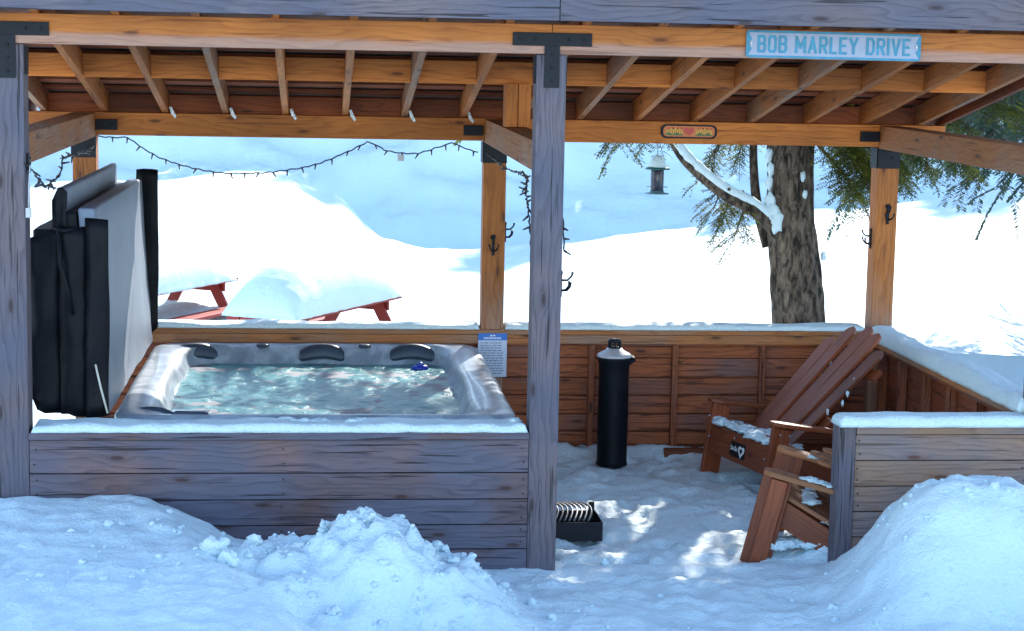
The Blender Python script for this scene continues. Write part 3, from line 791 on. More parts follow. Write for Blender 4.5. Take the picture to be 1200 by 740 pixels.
string('tangle of string lights hanging below the left side beam beside the post', [(-2.42, 2.5, 1.80), (-2.415, 1.9, 1.79), (-2.41, 1.4, 1.80), (-2.405, 1.1, 1.80), (-2.40, .98, 1.73), (-2.41, .7, 1.70), (-2.40, .45, 1.695), (-2.40, .25, 1.74), (-2.41, .10, 1.79), (-2.43, -.01, 1.83)], step=.05, spike=True)
string('string lights looping down between rear post and middle front post', [(-.06, 2.75, 1.79), (.0, 2.6, 1.74), (.06, 2.3, 1.70), (.08, 1.9, 1.72), (.06, 1.5, 1.70), (.0, 1.0, 1.66), (-.03, .6, 1.60), (-.045, .35, 1.50), (-.055, .22, 1.42)], step=.05, spike=True)
string('short end of string lights on the right of the middle post', [(.078, .1, 1.60), (.085, .1, 1.57), (.088, .1, 1.50), (.09, .1, 1.44)], step=.045, spike=True)
mb = MB(); mb.box(-.012, .012, -.01, .01, -.04, .005, 'z'); mb.tube([(0, 0, 0), (.002, 0, .1), (.01, 0, .2)], .003, 5)
o = mb.build('light_controller', PLASW, bevel=.003); o.location = (-2.415, -.01, 1.62); tag(o, 'small pale plastic switch box hanging beside the left front post', 'switch box')

# ------------------------------------------------------------------ signs
def text_mesh(body, size, sx, off, ext, name, m, parent, loc, rot=(PI/2, 0, 0)):
    cu = bpy.data.curves.new('txt', 'FONT'); cu.body = body; cu.size = size; cu.extrude = ext; cu.offset = off; cu.align_x = 'CENTER'; cu.align_y = 'CENTER'; cu.space_character = 1.05
    cu.resolution_u = 6
    to = bpy.data.objects.new('txt', cu); COL.objects.link(to)
    bpy.context.view_layer.update(); dg = bpy.context.evaluated_depsgraph_get()
    me = bpy.data.meshes.new_from_object(to.evaluated_get(dg)); bpy.data.objects.remove(to)
    me.materials.clear(); me.materials.append(m)
    o = bpy.data.objects.new(name, me); COL.objects.link(o); o.parent = parent; o.location = loc; o.rotation_euler = rot; o.scale = (sx, 1, 1)
    return o
CY_ = plain('cyan_paint', (.008, .23, .37), .35, 0, 25, .2); SGREY = plain('sign_field', (.30, .34, .46), .3, 0, 15, .08)
sg = thing('street_sign', 'blue and grey metal street sign lettered BOB MARLEY DRIVE on the front beam', 'street sign', (1.348, -.012, 2.441)); sg.rotation_euler = (0, math.radians(.3), 0)
def rrect(w, h, r, n=5):
    pts = []
    for sx, sz, a0 in ((1, 1, 0), (-1, 1, PI/2), (-1, -1, PI), (1, -1, 1.5*PI)):
        for k in range(n+1):
            a = a0+PI/2*k/n; pts.append((sx*(w/2-r)+r*math.cos(a), sz*(h/2-r)+r*math.sin(a)))
    return pts
mb = MB(); mb.prism(rrect(.85, .128, .015), .003); mb.build('border', CY_, sg)
mb = MB(); M = Matrix.Translation((0, -.003, 0))
# field with notched ends
hw, hh = .413, .053
poly = [(hw, hh), (-hw, hh), (-hw, hh-.004), (-hw+.016, .022), (-hw+.004, .010), (-hw+.004, -.010), (-hw+.016, -.022), (-hw, -hh+.004), (-hw, -hh), (hw, -hh), (hw, -hh+.004), (hw-.016, -.022), (hw-.004, -.010), (hw-.004, .010), (hw-.016, .022), (hw, hh-.004)]
mb.prism(poly, .003, M); mb.build('field', SGREY, sg)
mb = MB()
for s in (-1, 1): bolt(mb, s*.402, -.002, 0, r=.006)
mb.build('screw', GALV, sg)
LT = {'B': ([(0, 0, 0, 1), (0, 1, .8, 1), (.8, 1, .95, .85), (.95, .85, .95, .65), (.95, .65, .8, .52), (0, .52, .8, .52), (.8, .52, 1, .38), (1, .38, 1, .15), (1, .15, .82, 0), (0, 0, .82, 0)], 1),
      'O': ([(0, .15, 0, .85), (0, .85, .2, 1), (.2, 1, .8, 1), (.8, 1, 1, .85), (1, .85, 1, .15), (1, .15, .8, 0), (.8, 0, .2, 0), (.2, 0, 0, .15)], 1),
      'M': ([(0, 0, 0, 1), (0, 1, .5, .3), (.5, .3, 1, 1), (1, 1, 1, 0)], 1.35), 'A': ([(0, 0, .5, 1), (.5, 1, 1, 0), (.2, .3, .8, .3)], 1.1),
      'R': ([(0, 0, 0, 1), (0, 1, .8, 1), (.8, 1, 1, .85), (1, .85, 1, .62), (1, .62, .8, .48), (0, .48, .8, .48), (.5, .48, 1, 0)], 1), 'L': ([(0, 1, 0, 0), (0, 0, 1, 0)], .85),
      'E': ([(0, 0, 0, 1), (0, 1, 1, 1), (0, .5, .85, .5), (0, 0, 1, 0)], .9), 'Y': ([(0, 1, .5, .45), (1, 1, .5, .45), (.5, .45, .5, 0)], 1.1),
      'D': ([(0, 0, 0, 1), (0, 1, .7, 1), (.7, 1, 1, .8), (1, .8, 1, .2), (1, .2, .7, 0), (.7, 0, 0, 0)], 1), 'I': ([(0, 0, 0, 1)], .0), 'V': ([(0, 1, .5, 0), (.5, 0, 1, 1)], 1.1)}
mb = MB(); x = 0; lw_, lh, st_, gap = .030, .070, .0125, .021; tot = []
for ch_ in 'BOB MARLEY DRIVE':
    if ch_ == ' ': x += .030; continue
    tot.append((x, ch_)); x += lw_*LT[ch_][1]+gap
W_ = x-gap; k_ = 0
for x, ch_ in tot:
    for (a, b_, c_, d_) in LT[ch_][0]:
        w_ = lw_*LT[ch_][1]; p = Vector((x-W_/2+a*w_, 0, (b_-.5)*lh)); q = Vector((x-W_/2+c_*w_, 0, (d_-.5)*lh)); e = (q-p).normalized()*st_*.42; k_ += 1
        yy = -.0042-.00012*(k_ % 11); p.y = q.y = yy
        mb.board(p-e, q+e, .0012, st_, up=(q-p).cross(V(0, 1, 0)))
mb.build('lettering', CY_, sg)

pq = thing('plaque', 'small oval painted plaque with a red heart on the rear beam', 'plaque', (1.21, 2.762, 1.938)); pq.rotation_euler = (0, math.radians(.3), 0)
mb = MB(); 
def capsule(w, h, n=10):
    pts = []
    for sx, sz, a0 in ((1, 1, 0), (-1, 1, PI/2), (-1, -1, PI), (1, -1, 1.5*PI)):
        for k in range(n+1):
            a = a0+PI/2*k/n; pts.append((sx*(w/2-h*.42)+h*.42*math.cos(a)+0, sz*(h/2-h*.36)+h*.36*math.sin(a)))
    return pts
mb.prism(capsule(.355, .086), .006); mb.build('frame', BLACK, pq)
RED = plain('red_enamel', (.62, .04, .02), .35); YEL = plain('yellow_enamel', (.75, .42, .03), .35); GRN = plain('green_enamel', (.02, .16, .03), .35); ORG = plain('orange_enamel', (.7, .16, .02), .35)
mb = MB(); mb.prism(capsule(.325, .066), .003, Matrix.Translation((0, -.0035, 0))); mb.build('panel', ORG, pq)
mb = MB()
for i in range(22):
    x = -.14+.28*i/21
    if abs(x) < .035: continue
    h = .012+.012*abs(math.sin(i*2.7)); mb.box(x-.004, x+.004, -.0055, -.0038, -.018, -.018+h+.016, 'z', m=0)
    mb.box(x-.006, x+.006, -.0065, -.0056, -.025, -.012+.006*math.sin(i*1.7), 'z', m=1)
    if i % 2: mb.box(x-.005, x+.005, -.0055, -.0038, .014, .024, 'z', m=2)
mb.build('grass_pattern', [YEL, GRN, RED], pq)
def heart(s, n=28):
    return [(s*.0625*16*math.sin(t)**3/16*1.0, s*.0625*(13*math.cos(t)-5*math.cos(2*t)-2*math.cos(3*t)-math.cos(4*t))/16) for t in [2*PI*k/n for k in range(n)]][::-1]
mb = MB(); mb.prism(heart(.5), .002, Matrix.Translation((0, -.008, .002))); mb.build('heart', RED, pq)

no = thing('notice', 'white rules notice with a blue header on the rear middle post', 'notice', (0, 2.728, .53))
mb = MB(); mb.box(-.09, .09, 0, .004, -.14, .135, 'z'); mb.build('board', plain('notice_white', (.55, .6, .72), .35), no)
mb = MB(); mb.box(-.09, .09, -.003, -.0005, .092, .135, 'z'); mb.build('header', plain('notice_blue', (.02, .16, .55), .35), no)
mb = MB(); WH = plain('white_ink', (.75, .78, .85), .4)
mb.prism([(-.02, .118), (-.01, .129), (0, .120), (.01, .129), (.02, .118)], -.001, Matrix.Translation((0, -.0035, 0)))
for i in range(11):
    x = -.055+.01*i; mb.box(x, x+.007, -.0045, -.0032, .100, .111, 'z')
mb.build('header_text', WH, no)
mb = MB(); random.seed(3)
for r in range(13):
    x = -.075; z = .075-r*.016
    while x < .06:
        w = random.uniform(.008, .03); mb.box(x, min(x+w, .075), -.0016, -.0004, z-.0025, z+.0025, 'z'); x += w+.006
mb.build('text_lines', plain('grey_ink', (.12, .14, .22), .5), no)

# ------------------------------------------------------------------ coat hooks
def hook(label, loc, rz_):
    t = thing('coat_hook', label, 'coat hook', loc, (0, 0, rz_), 'twig shaped iron coat hooks on the posts')
    mb = MB(); mb.board((0, -.005, -.06), (0, -.005, .065), .016, .008, up=(0, 1, 0)); mb.blob((0, -.006, .055), (.018, .006, .014), 6, jit=.2); mb.build('plate', BLACK, t)
    mb = MB()
    for s in (-1, 1): mb.tube([(0, -.008, -.03), (s*.012, -.03, -.028), (s*.024, -.045, -.01), (s*.03, -.048, .012)], [.006, .006, .005, .006], 6)
    mb.tube([(0, -.008, .02), (0, -.035, .02), (0, -.055, .04), (0, -.06, .06)], [.006, .006, .005, .007], 6)
    mb.build('prongs', BLACK, t); return t
hook('iron twig coat hook on the front of the middle rear post', (-.003, 2.768, 1.21), 0)
hook('iron twig coat hook sticking out right of the middle rear post', (.072, 2.82, 1.29), PI/2)
hook('iron twig coat hook on the right side of the grey middle front post', (.072, .07, 1.28), PI/2)
hook('iron twig coat hook on the front of the corner rear post by the tree', (2.507, 2.768, 1.432), 0)
hook('iron twig coat hook on the left side of the corner rear post', (2.428, 2.84, 1.27), -PI/2)
mb = MB(); mb.box(-.024, .024, -.02, 0, -.035, .035, 'z'); mb.box(-.006, .006, -.024, -.02, -.012, .014, 'z')
o = mb.build('light_switch', plain('tan_box', (.35, .2, .1), .6), bevel=.004); o.location = (0, 2.768, 1.235)
COL.objects.unlink(o); bpy.data.objects.remove(o)

# ------------------------------------------------------------------ canister
c = thing('canister', 'tall black cylindrical canister with a pale domed lid against the rear wall', 'canister', (.725, 2.44, FZ))
mb = MB(); mb.lathe([(.094, 0), (.098, .005), (.092, .03), (.095, .3), (.092, .55), (.095, .63), (.104, .66), (.104, .675)], n=36); mb.tube([(.08, -.04, .64), (.115, -.03, .66), (.11, 0, .67)], .016, 8); mb.build('body', BLACKV, c)
mb = MB(); mb.lathe([(.107, .675), (.110, .684), (.095, .697), (.06, .715), (.045, .73), (.02, .733)], n=36); mb.build('lid', plain('pale_steel', (.50, .50, .52), .45, .3, 20, .15), c)
mb = MB(); mb.lathe([(.043, .72), (.043, .735), (.03, .738)], n=20)
for k in range(8):
    a = 2*PI*k/8; mb.tube([(.036*math.cos(a), .036*math.sin(a), .73), (.036*math.cos(a), .036*math.sin(a), .765)], .005, 6)
mb.lathe([(.04, .765), (.043, .772), (.035, .785), (.01, .79)], n=20)
mb.build('handle', BLACK, c)

# ------------------------------------------------------------------ log grate
gt = thing('grate', 'low black metal box with curved wire bars on the trodden snow beside the post', 'metal grate', (.235, .55, FZ))
mb = MB(); w, dp, h = .30, .27, .10
mb.box(-w/2, w/2, -.005, .0, 0, h); mb.box(-w/2, w/2, dp-.005, dp, 0, h); mb.box(-w/2, -w/2+.005, .0005, dp-.0055, 0, h, 'y'); mb.box(w/2-.005, w/2, .0005, dp-.0055, 0, h, 'y')
mb.box(-w/2+.006, w/2-.006, .001, dp-.006, .004, .012); mb.box(w/2-.04, w/2-.01, dp-.03, dp-.008, h, h+.05, 'z'); mb.box(-w/2+.01, -w/2+.03, .0, .02, h, h+.08, 'z')
mb.build('box', BLACK, gt, bevel=.002)
for i in range(9):
    x = -w/2+.025+i*.025; mb = MB()
    mb.tube([(x+.045*math.sin(PI*(t/10)*.8)-.05*(t/10)**2, .012+(dp-.03)*t/10, h+.005+.045*math.sin(PI*min(1, t/10*.62))) for t in range(11)], .0055, 6)
    mb.build('bar', plain('worn_steel', (.20, .19, .2), .4, .5, 30, .3) if i == 0 else bpy.data.materials['worn_steel'], gt)

# ------------------------------------------------------------------ chairs
def slat_poly(w, L, r):
    return [(-w/2, 0), (w/2, 0), (w/2*1.12, L-r), (w/2*.75, L-r*.35), (0, L), (-w/2*.75, L-r*.35), (-w/2*1.12, L-r)]
def leg_mb(y, wd=.115, h=.44, x=.0):
    mb = MB(); mb.board((x, y, -.03), (x, y, h), wd, .032, up=(0, 1, 0)); return mb
def arm_mb(y, x0, x1, z, w=.115):
    n = 10; mb = MB(); pts = []
    top = [(x0+(x1-x0)*k/n, w/2*(1-.5*(1-min(1, k/1.6))**2)*(1-.35*k/n)) for k in range(n+1)]
    poly = [(x, q) for x, q in top]+[(x, -q) for x, q in top[::-1]]
    M = Matrix.Translation((0, y, z)) @ Matrix.Rotation(PI/2, 4, 'X')
    M = Matrix(((1, 0, 0, 0), (0, 0, 1, y), (0, 1, 0, z), (0, 0, 0, 1)))
    mb.prism([(x, q) for x, q in poly][::-1], .026, M)
    return mb
def chair(name, label, loc, rotz, tilt, W, back=True, armx=.55, folded=False, legw=.115):
    t = thing(name, label, 'garden chair', loc, (0, 0, 0), 'stained wooden garden chairs')
    t.rotation_euler = Matrix.Rotation(rotz, 3, 'Z').to_4x4().to_3x3().__matmul__(Matrix.Rotation(tilt, 3, 'Y')).to_euler()
    for s in (-1, 1):
        leg_mb(s*W/2, legw).build('leg', STAIN, t, bevel=.004)
        mb = leg_mb(s*(W/2+.026), legw*.55, .43, legw*.1); mb.build('leg_brace', STAIN, t, bevel=.004)
        arm_mb(s*W/2+s*.01, -.075, armx, .44).build('arm', STAIN_L if folded else STAIN, t, bevel=.005)
        mb = MB(); mb.board((.02, s*(W/2-.034), .27), (.86 if not folded else .40, s*(W/2-.034), .02 if not folded else .155), .03, .125); mb.build('side_rail', STAIN, t, bevel=.004)
        if back:
            mb = MB(); mb.board((armx-.05, s*W/2, .43), (armx+.0, s*(W/2-.05), .12), .03, .07); mb.build('rear_support', STAIN, t, bevel=.003)
    mb = MB(); mb.board((-.04 if not folded else .055, -W/2+.02, .235), (-.04 if not folded else .055, W/2-.02, .235), .026, .17); ap = mb.build('apron', STAIN, t, bevel=.004)
    for k in range(6 if folded else 0):
        y = -W/2+.07+(W-.14)*k/5; mb = MB(); mb.board((.05, y, .345), (.44, y, .24), .078, .022); mb.build('seat_slat', STAIN_L, t, bevel=.003)
    for k in range(0 if folded else 6):
        x = .03+.075*k; mb = MB(); mb.board((x, -W/2+.02, .345-.075*k*.3), (x, W/2-.02, .345-.075*k*.3), .066, .022, up=(.3, 0, 1)); mb.build('seat_slat', STAIN_L if folded else STAIN, t, bevel=.003)
    return t, ap
ch1, ap1 = chair('garden_chair', 'reddish brown fan backed wooden chair with heart sticker near the rear corner', (1.38, 1.82, FZ-.01), math.radians(14), math.radians(9), .78)
B0 = V(.13, 0, .27); B1 = V(.70, 0, 1.03); bd = (B1-B0); BL = bd.length; bd.normalize()
ns = 5
for i in range(ns):
    u = (i-(ns-1)/2)/((ns-1)/2); ang = u*.085
    w = .098; L = BL*(1.02-.14*u*u)
    yb = u*.215
    # local frame: z along the slat, x across (-> chair y), y = normal
    Zv = (bd*math.cos(ang)+V(0, 1, 0)*math.sin(ang)).normalized(); Xv = V(0, 1, 0); Xv = (Xv-Zv*Xv.dot(Zv)).normalized(); Yv = Zv.cross(Xv)
    O = B0+V(0, yb, 0)+Yv*(.012 if i % 2 else 0)
    M = Matrix(((Xv.x, Yv.x, Zv.x, O.x), (Xv.y, Yv.y, Zv.y, O.y), (Xv.z, Yv.z, Zv.z, O.z), (0, 0, 0, 1)))
    mb = MB(); mb.prism(slat_poly(w, L, .05), .020, M); mb.build('back_slat', STAIN, ch1, bevel=.003)
Yv = bd.cross(V(0, 1, 0)).normalized()
for q, ww in ((.30, .70), (.72, .78)):
    c0 = B0+bd*BL*q+Yv*.03*(1 if Yv.x > 0 else -1); mb = MB(); mb.board(c0-V(0, ww/2, 0), c0+V(0, ww/2, 0), .024, .07, up=bd); mb.build('back_rail', STAIN, ch1, bevel=.003)
# worn carved emblem on the back
mb = MB(); Xc = V(0, 1, 0); nrm = -Yv if Yv.x > 0 else Yv
cc = B0+bd*BL*.74+nrm*.004+V(0, -.02, 0)
for k in range(10):
    a = 2*PI*k/10; a2 = a+.42; r = .05
    p = cc+Xc*r*math.cos(a)+bd*r*math.sin(a); q = cc+Xc*r*math.cos(a2)+bd*r*math.sin(a2); mb.tube([p, q], .003, 5)
for s in (-1, 1): mb.tube([cc+Xc*s*.0, cc+Xc*s*.02+bd*.03], .003, 5); mb.tube([cc-bd*.03, cc+Xc*s*.015], .003, 5)
mb.build('emblem', plain('chalky_white', (.5, .42, .4), .7), ch1)
mb = MB()
for (x, y, z) in ((-.06, .39-.0, .36), (-.062, .02, .29), (-.055, -.36, .24), (-.055, .36, .24)): bolt(mb, x, y, z, (-1, 0, 0), .007)
for (x, y, z) in ((-.03, -.44, .40), (.03, -.44, .40), (-.03, -.44, .22), (.03, -.44, .1)): bolt(mb, x, y, z, (0, -1, 0), .007)
mb.build('bolt_heads', GALV, ch1)
STK = plain('sticker_black', (.012, .012, .014), .3); STW = plain('sticker_white', (.8, .8, .8), .4)
mb = MB(); M = Matrix(((0, 1, 0, -.056), (-1, 0, 0, -.02), (0, 0, 1, .225), (0, 0, 0, 1)))
mb.prism(rrect(.19, .088, .015), .002, M); st = mb.build('sticker', STK, ap1); 
mb = MB(); M2 = Matrix(((0, 1, 0, -.058), (-1, 0, 0, -.07), (0, 0, 1, .225), (0, 0, 0, 1)))
mb.prism(heart(.62), .0015, M2)
for k in range(5):
    x = .055-.018*k; hgt = (.018, .012, .014, .020, .012)[k]
    mb.board((-.0575, x, .225-hgt*.6), (-.0575, x+.006, .225+hgt), .005, .0015, up=(1, 0, 0))
mb.board((-.0575, .06, .222), (-.0575, -.015, .220), .005, .0015, up=(1, 0, 0))
mb.build('sticker_print', STW, ap1)
mb = MB(); mb.prism(heart(.28), .0012, Matrix(((0, 1, 0, -.0595), (-1, 0, 0, -.07), (0, 0, 1, .226), (0, 0, 0, 1)))); mb.build('sticker_heart', STK, ap1)
ch2, ap2 = chair('garden_chair', 'lower wooden chair with snow dusted arms beside the corner board, its back folded flat', (1.215, .49, FZ-.01), math.radians(-20), math.radians(13), .58, back=False, armx=.34, folded=True, legw=.15)
for i in range(5):
    u = (i-2)/2; mb = MB()
    a = .10*u
    M = Matrix.Translation((.60, .16+u*.12, .50+.012*(i % 2))) @ Matrix.Rotation(-a, 4, 'Z') @ Matrix(((0, 0, -1, 0), (1, 0, 0, 0), (0, 1, 0, 0), (0, 0, 0, 1)))
    mb.prism(slat_poly(.085, .50-.05*u*u-.05*(i % 2), .06), .018, M); mb.build('back_slat', STAIN_L, ch2, bevel=.003)
mb = MB(); mb.board((.45, -.2, .488), (.45, .36, .488), .06, .02); mb.build('back_rail', STAIN, ch2)
# snow scraps on the chairs
def scrap(label, parts):
    mb = MB()
    for (c, r) in parts: mb.blob(c, r, 8, jit=.4, sd=c[0]*31)
    o = mb.build('snow_scrap', SNOW); tag(o, label, 'snow'); return o
random.seed(11)
def along(p, q, n, r, flat=.5, j=.02):
    out = []
    for k in range(n):
        u = (k+.5)/n; rr = r*random.uniform(.6, 1.4)
        out.append(((p[0]+(q[0]-p[0])*u+random.uniform(-j, j), p[1]+(q[1]-p[1])*u+random.uniform(-j, j), p[2]+(q[2]-p[2])*u), (rr*1.5, rr*1.5, rr*flat)))
    return out
bpy.context.view_layer.update()
def L1(ch, p): return tuple(ch.matrix_world @ Vector(p))
scrap('ragged snow lying on the seat of the fan backed chair', along(L1(ch1, (-.02, .38, .345)), L1(ch1, (-.02, -.35, .345)), 26, .026, .7)+along(L1(ch1, (.12, .36, .32)), L1(ch1, (.15, -.3, .31)), 22, .035, .8, .05))
scrap('thin snow on the near arm of the lower chair', along(L1(ch2, (.12, -.285, .468)), L1(ch2, (.33, -.285, .468)), 16, .02, .3, .016))
scrap('thin snow on the far arm of the lower chair', along(L1(ch2, (.10, .285, .468)), L1(ch2, (.33, .285, .468)), 12, .02, .3, .016))
scrap('snow patches on the seat slats of the lower chair', along(L1(ch2, (.15, -.2, .33)), L1(ch2, (.15, .2, .33)), 14, .026, .4, .03)+along(L1(ch2, (.32, -.22, .28)), L1(ch2, (.32, .2, .28)), 14, .024, .4, .03))
scrap('crumbled snow under the lower chair', along((1.22, .25, -.05), (1.5, .2, -.03), 26, .026, .8, .05))
scrap('snow bits stuck to the slats of the fan backed chair', [(L1(ch1, tuple(B0+bd*BL*q+nrm*.008+V(0, yy, 0))), (.008, .01, .018)) for q, yy in ((.62, -.28), (.52, -.33), (.36, -.30), (.7, .1), (.45, -.36))])

# ------------------------------------------------------------------ picnic tables
def picnic(label, corner, dirx, L, W, zt, seed):
    ang = math.atan2(dirx[1], dirx[0])
    t = thing('picnic_table', label, 'picnic table', (corner[0], corner[1], zt-.75), (0, 0, ang), 'red picnic tables buried in the snow field')
    for k in range(5):
        w = W/5; mb = MB(); mb.box(0, L, k*w+.006, (k+1)*w-.006, .71, .75); mb.build('tabletop_board', REDW, t, bevel=.004)
    for s, yy in ((-1, -.38), (1, W+.10)):
        mb = MB(); mb.box(0, L, yy, yy+.27, .40, .44); mb.build('seat', REDW, t, bevel=.004)
    for x in (.35, L-.35):
        for s in (-1, 1):
            yc = W/2; mb = MB(); mb.board((x, yc+s*.22, .705), (x, yc+s*.62, .0), .04, .13, up=(0, 1, 0)); mb.build('leg', REDW, t, bevel=.004)
        mb = MB(); mb.box(x+.03, x+.07, .03, W-.03, .60, .705, 'y'); mb.build('cleat', REDW, t)
        mb = MB(); mb.box(x+.03, x+.07, -.36, W+.36, .28, .395, 'y'); mb.build('cross_beam', REDW, t)
    return t, ang
t1, a1 = picnic('red picnic table right of the other one, one end tipped clear of the snow', (-1.355, 10.44), (1.272, 2.35), 2.6, .78, -.30, 1)
def dome(a, b_, p=2.6):
    return lambda x, y: (max(.0, 1-abs(x/a)**p)**.55)*(max(.0, 1-abs(y/b_)**p)**.5)*(1+.07*fbm(x*2.3, y*2.3, a, 4))
hfA = dome(1.25, .45)
snow_on('table_snow', 'tall domed snow block heaped on the right picnic table', 2.5, .90, .57, .04, Matrix.Translation((-1.355, 10.44, -.30)) @ Matrix.Rotation(a1, 4, 'Z') @ Matrix.Translation((1.22, .39, .001)), 50, 30, .06, 1.8, hf=hfA, edge=.03)
t2, a2 = picnic('bright red picnic table partly hidden behind the tub cover', (-3.35, 12.9), (1.2, 2.3), 2.7, .8, -.40, 2)
snow_on('table_snow', 'wide snow mound on the left picnic table behind the cover', 2.6, 1.5, .55, .04, Matrix.Translation((-3.35, 12.9, -.40)) @ Matrix.Rotation(a2, 4, 'Z') @ Matrix.Translation((1.15, .62, .001)), 50, 30, .06, 1.8, hf=dome(1.3, .75), edge=.03)

# ------------------------------------------------------------------ trees
def leaf(mb, p, d, L, w, n):
    s = d.cross(n)
    if s.length < 1e-4: return
    s = s.normalized()*w; b = len(mb.v)
    mb.v += [tuple(p), tuple(p+d*L*.5+s), tuple(p+d*L), tuple(p+d*L*.5-s)]
    mb.f.append((b, b+1, b+2, b+3)); mb.uv.append([(0, 0)]*4); mb.m.append(0); mb.sm.append(False)
def rv(a=1): return V(random.uniform(-a, a), random.uniform(-a, a), random.uniform(-a, a))
def spray(lf, tw, base, d, L, step=.022, ll=.034, lw=.006, droop=.5, sub=True, sn=None):
    """one flat hemlock spray: a drooping twig with side twiglets carrying leaflets"""
    n = max(3, int(L/step)); p = Vector(base); d = Vector(d).normalized(); pts = [p.copy()]
    up = V(0, 0, 1)
    for i in range(n):
        d = (d+V(0, 0, -droop*.045)+rv(.03)).normalized(); p = p+d*step; pts.append(p.copy())
        side = d.cross(up)
        if side.length < .1: side = V(1, 0, 0)
        side.normalize(); nn_ = (up+rv(.5)).normalized()
        k = math.sin(PI*min(1, (i+1)/n*.9+.1))
        for s in (-1, 1):
            dd = (d*.7+side*s+rv(.2)+V(0, 0, -.15)).normalized()
            if sub and i % 2 == 0 and i < n-3:
                q = p.copy(); m = int(2+4*k)
                for h in range(m):
                    q = q+dd*.018
                    for s2 in (-1, 1): leaf(lf, q, (dd*.6+dd.cross(nn_)*s2+rv(.2)).normalized(), ll*.7, lw, nn_)
                leaf(lf, q, dd, ll, lw, nn_)
            else: leaf(lf, p, dd, ll, lw, nn_)
    if tw is not None: tw.tube(pts[::4]+[pts[-1]], .003, 3, cap=False)
    return pts
def branch(lf, tw, a, ctrl, r0, nspray, sl=(.25, .5), droop=.6, sub=True, spread=1.0, start=.15, **kw):
    pts = [Vector(a)]+[Vector(c_) for c_ in ctrl]
    fine = []
    for u, v in zip(pts, pts[1:]):
        for k in range(6): fine.append(u.lerp(v, k/6))
    fine.append(pts[-1])
    tw.tube(fine, [r0*(1-.85*i/(len(fine)-1)) for i in range(len(fine))], 6)
    for i in range(nspray):
        t = start+(1-start)*(i+random.random())/nspray; q = min(len(fine)-2, int(t*(len(fine)-1))); P_ = fine[q]; d = (fine[q+1]-fine[q]).normalized()
        side = d.cross(V(0, 0, 1)); side = side.normalized() if side.length > .05 else V(1, 0, 0)
        dd = d*.5+side*random.choice((-1, 1))*spread*random.uniform(.4, 1)+V(0, 0, random.uniform(-.7, .15))
        spray(lf, tw, P_, dd, random.uniform(*sl), droop=droop, sub=sub, **kw)
random.seed(21)
tr = thing('hemlock_tree', 'stout evergreen with rough bark and one curved limb behind the right wall', 'tree', (2.5, 5.05, .1))
O = Vector((2.5, 5.05, .1))
tm = MB(); zz = [-.3, .1, .4, .8, 1.2, 1.7, 2.4, 3.5, 5, 7, 9.5]
cxs = [2.58, 2.58, 2.565, 2.52, 2.47, 2.45, 2.45, 2.44, 2.42, 2.40, 2.38]; rs = [.26, .22, .195, .18, .168, .165, .15, .13, .10, .065, .02]
fz, fx, fr = [], [], []
for i in range(len(zz)-1):
    for k in range(14):
        t = k/14; fz.append(zz[i]+(zz[i+1]-zz[i])*t); fx.append(cxs[i]+(cxs[i+1]-cxs[i])*t); fr.append(rs[i]+(rs[i+1]-rs[i])*t)
n = 64; b = 0
for i, z in enumerate(fz):
    for k in range(n):
        a = 2*PI*k/n; r = fr[i]*(1+.10*fbm(math.cos(a)*2.2, math.sin(a)*2.2, z*.8, 4)+.13*abs(fbm(math.cos(a)*7, math.sin(a)*7, z*1.6, 3)))
        tm.v.append((fx[i]+r*math.cos(a)-O.x, 5.05+r*math.sin(a)-O.y, z-O.z))
for i in range(len(fz)-1):
    for k in range(n):
        j = (k+1) % n; tm.face([i*n+k, i*n+j, (i+1)*n+j, (i+1)*n+k], None, 0, True)
tm.build('trunk', BARK, tr)
def curve(pts, n=6):
    out = []
    for i in range(len(pts)-1):
        p0 = Vector(pts[max(i-1, 0)]); p1 = Vector(pts[i]); p2 = Vector(pts[i+1]); p3 = Vector(pts[min(i+2, len(pts)-1)])
        for k in range(n):
            t = k/n; out.append(.5*((2*p1)+(p2-p0)*t+(2*p0-5*p1+4*p2-p3)*t*t+(3*p1-p0-3*p2+p3)*t**3))
    out.append(Vector(pts[-1])); return out
limb = curve([(2.44, 5.0, 1.02), (2.30, 4.98, 1.17), (2.15, 4.97, 1.30), (1.95, 4.96, 1.40), (1.78, 4.95, 1.52), (1.62, 4.94, 1.66), (1.52, 4.93, 1.80), (1.42, 4.9, 2.0), (1.30, 4.8, 2.3), (1.1, 4.7, 2.6)])
mb = MB(); mb.tube([p-O for p in limb], [.062-.042*i/(len(limb)-1) for i in range(len(limb))], 12)
mb.tube([p-O for p in curve([(2.32, 5.15, 1.0), (2.24, 5.2, 1.3), (2.20, 5.2, 1.6), (2.18, 5.2, 2.0), (2.1, 5.2, 3.0)])], [.045-.001*i for i in range(25)], 10)
mb.build('limb', BARK, tr)
mb = MB()
tops = [p+V(.012, -.012, .048-.0007*i) for i, p in enumerate(limb) if 3 < i < 44]
mb.tube([p-O for p in tops], [.04*math.sin(PI*min(1, (i+1)/6)*.5)*(1+.25*fbm(i*.6, 2, 3, 2)) for i in range(len(tops)-1)]+[.008], 10)
for (x, y, z, r) in ((2.30, 4.95, 1.28, .05), (2.28, 4.97, 1.36, .04), (2.27, 4.97, 1.5, .03), (2.28, 4.97, 1.6, .03), (2.27, 5.0, 1.7, .03), (2.33, 4.93, 1.22, .05), (2.50, 4.88, 1.55, .022), (2.52, 4.87, 1.42, .018), (2.70, 4.95, .95, .02)):
    mb.blob(Vector((x, y, z))-O, (r, r*.7, r*1.7), 8, jit=.3, sd=z)
mb.build('branch_snow', SNOW, tr)
lf, tw = MB(), MB()
def A(*a): return Vector(a)-O
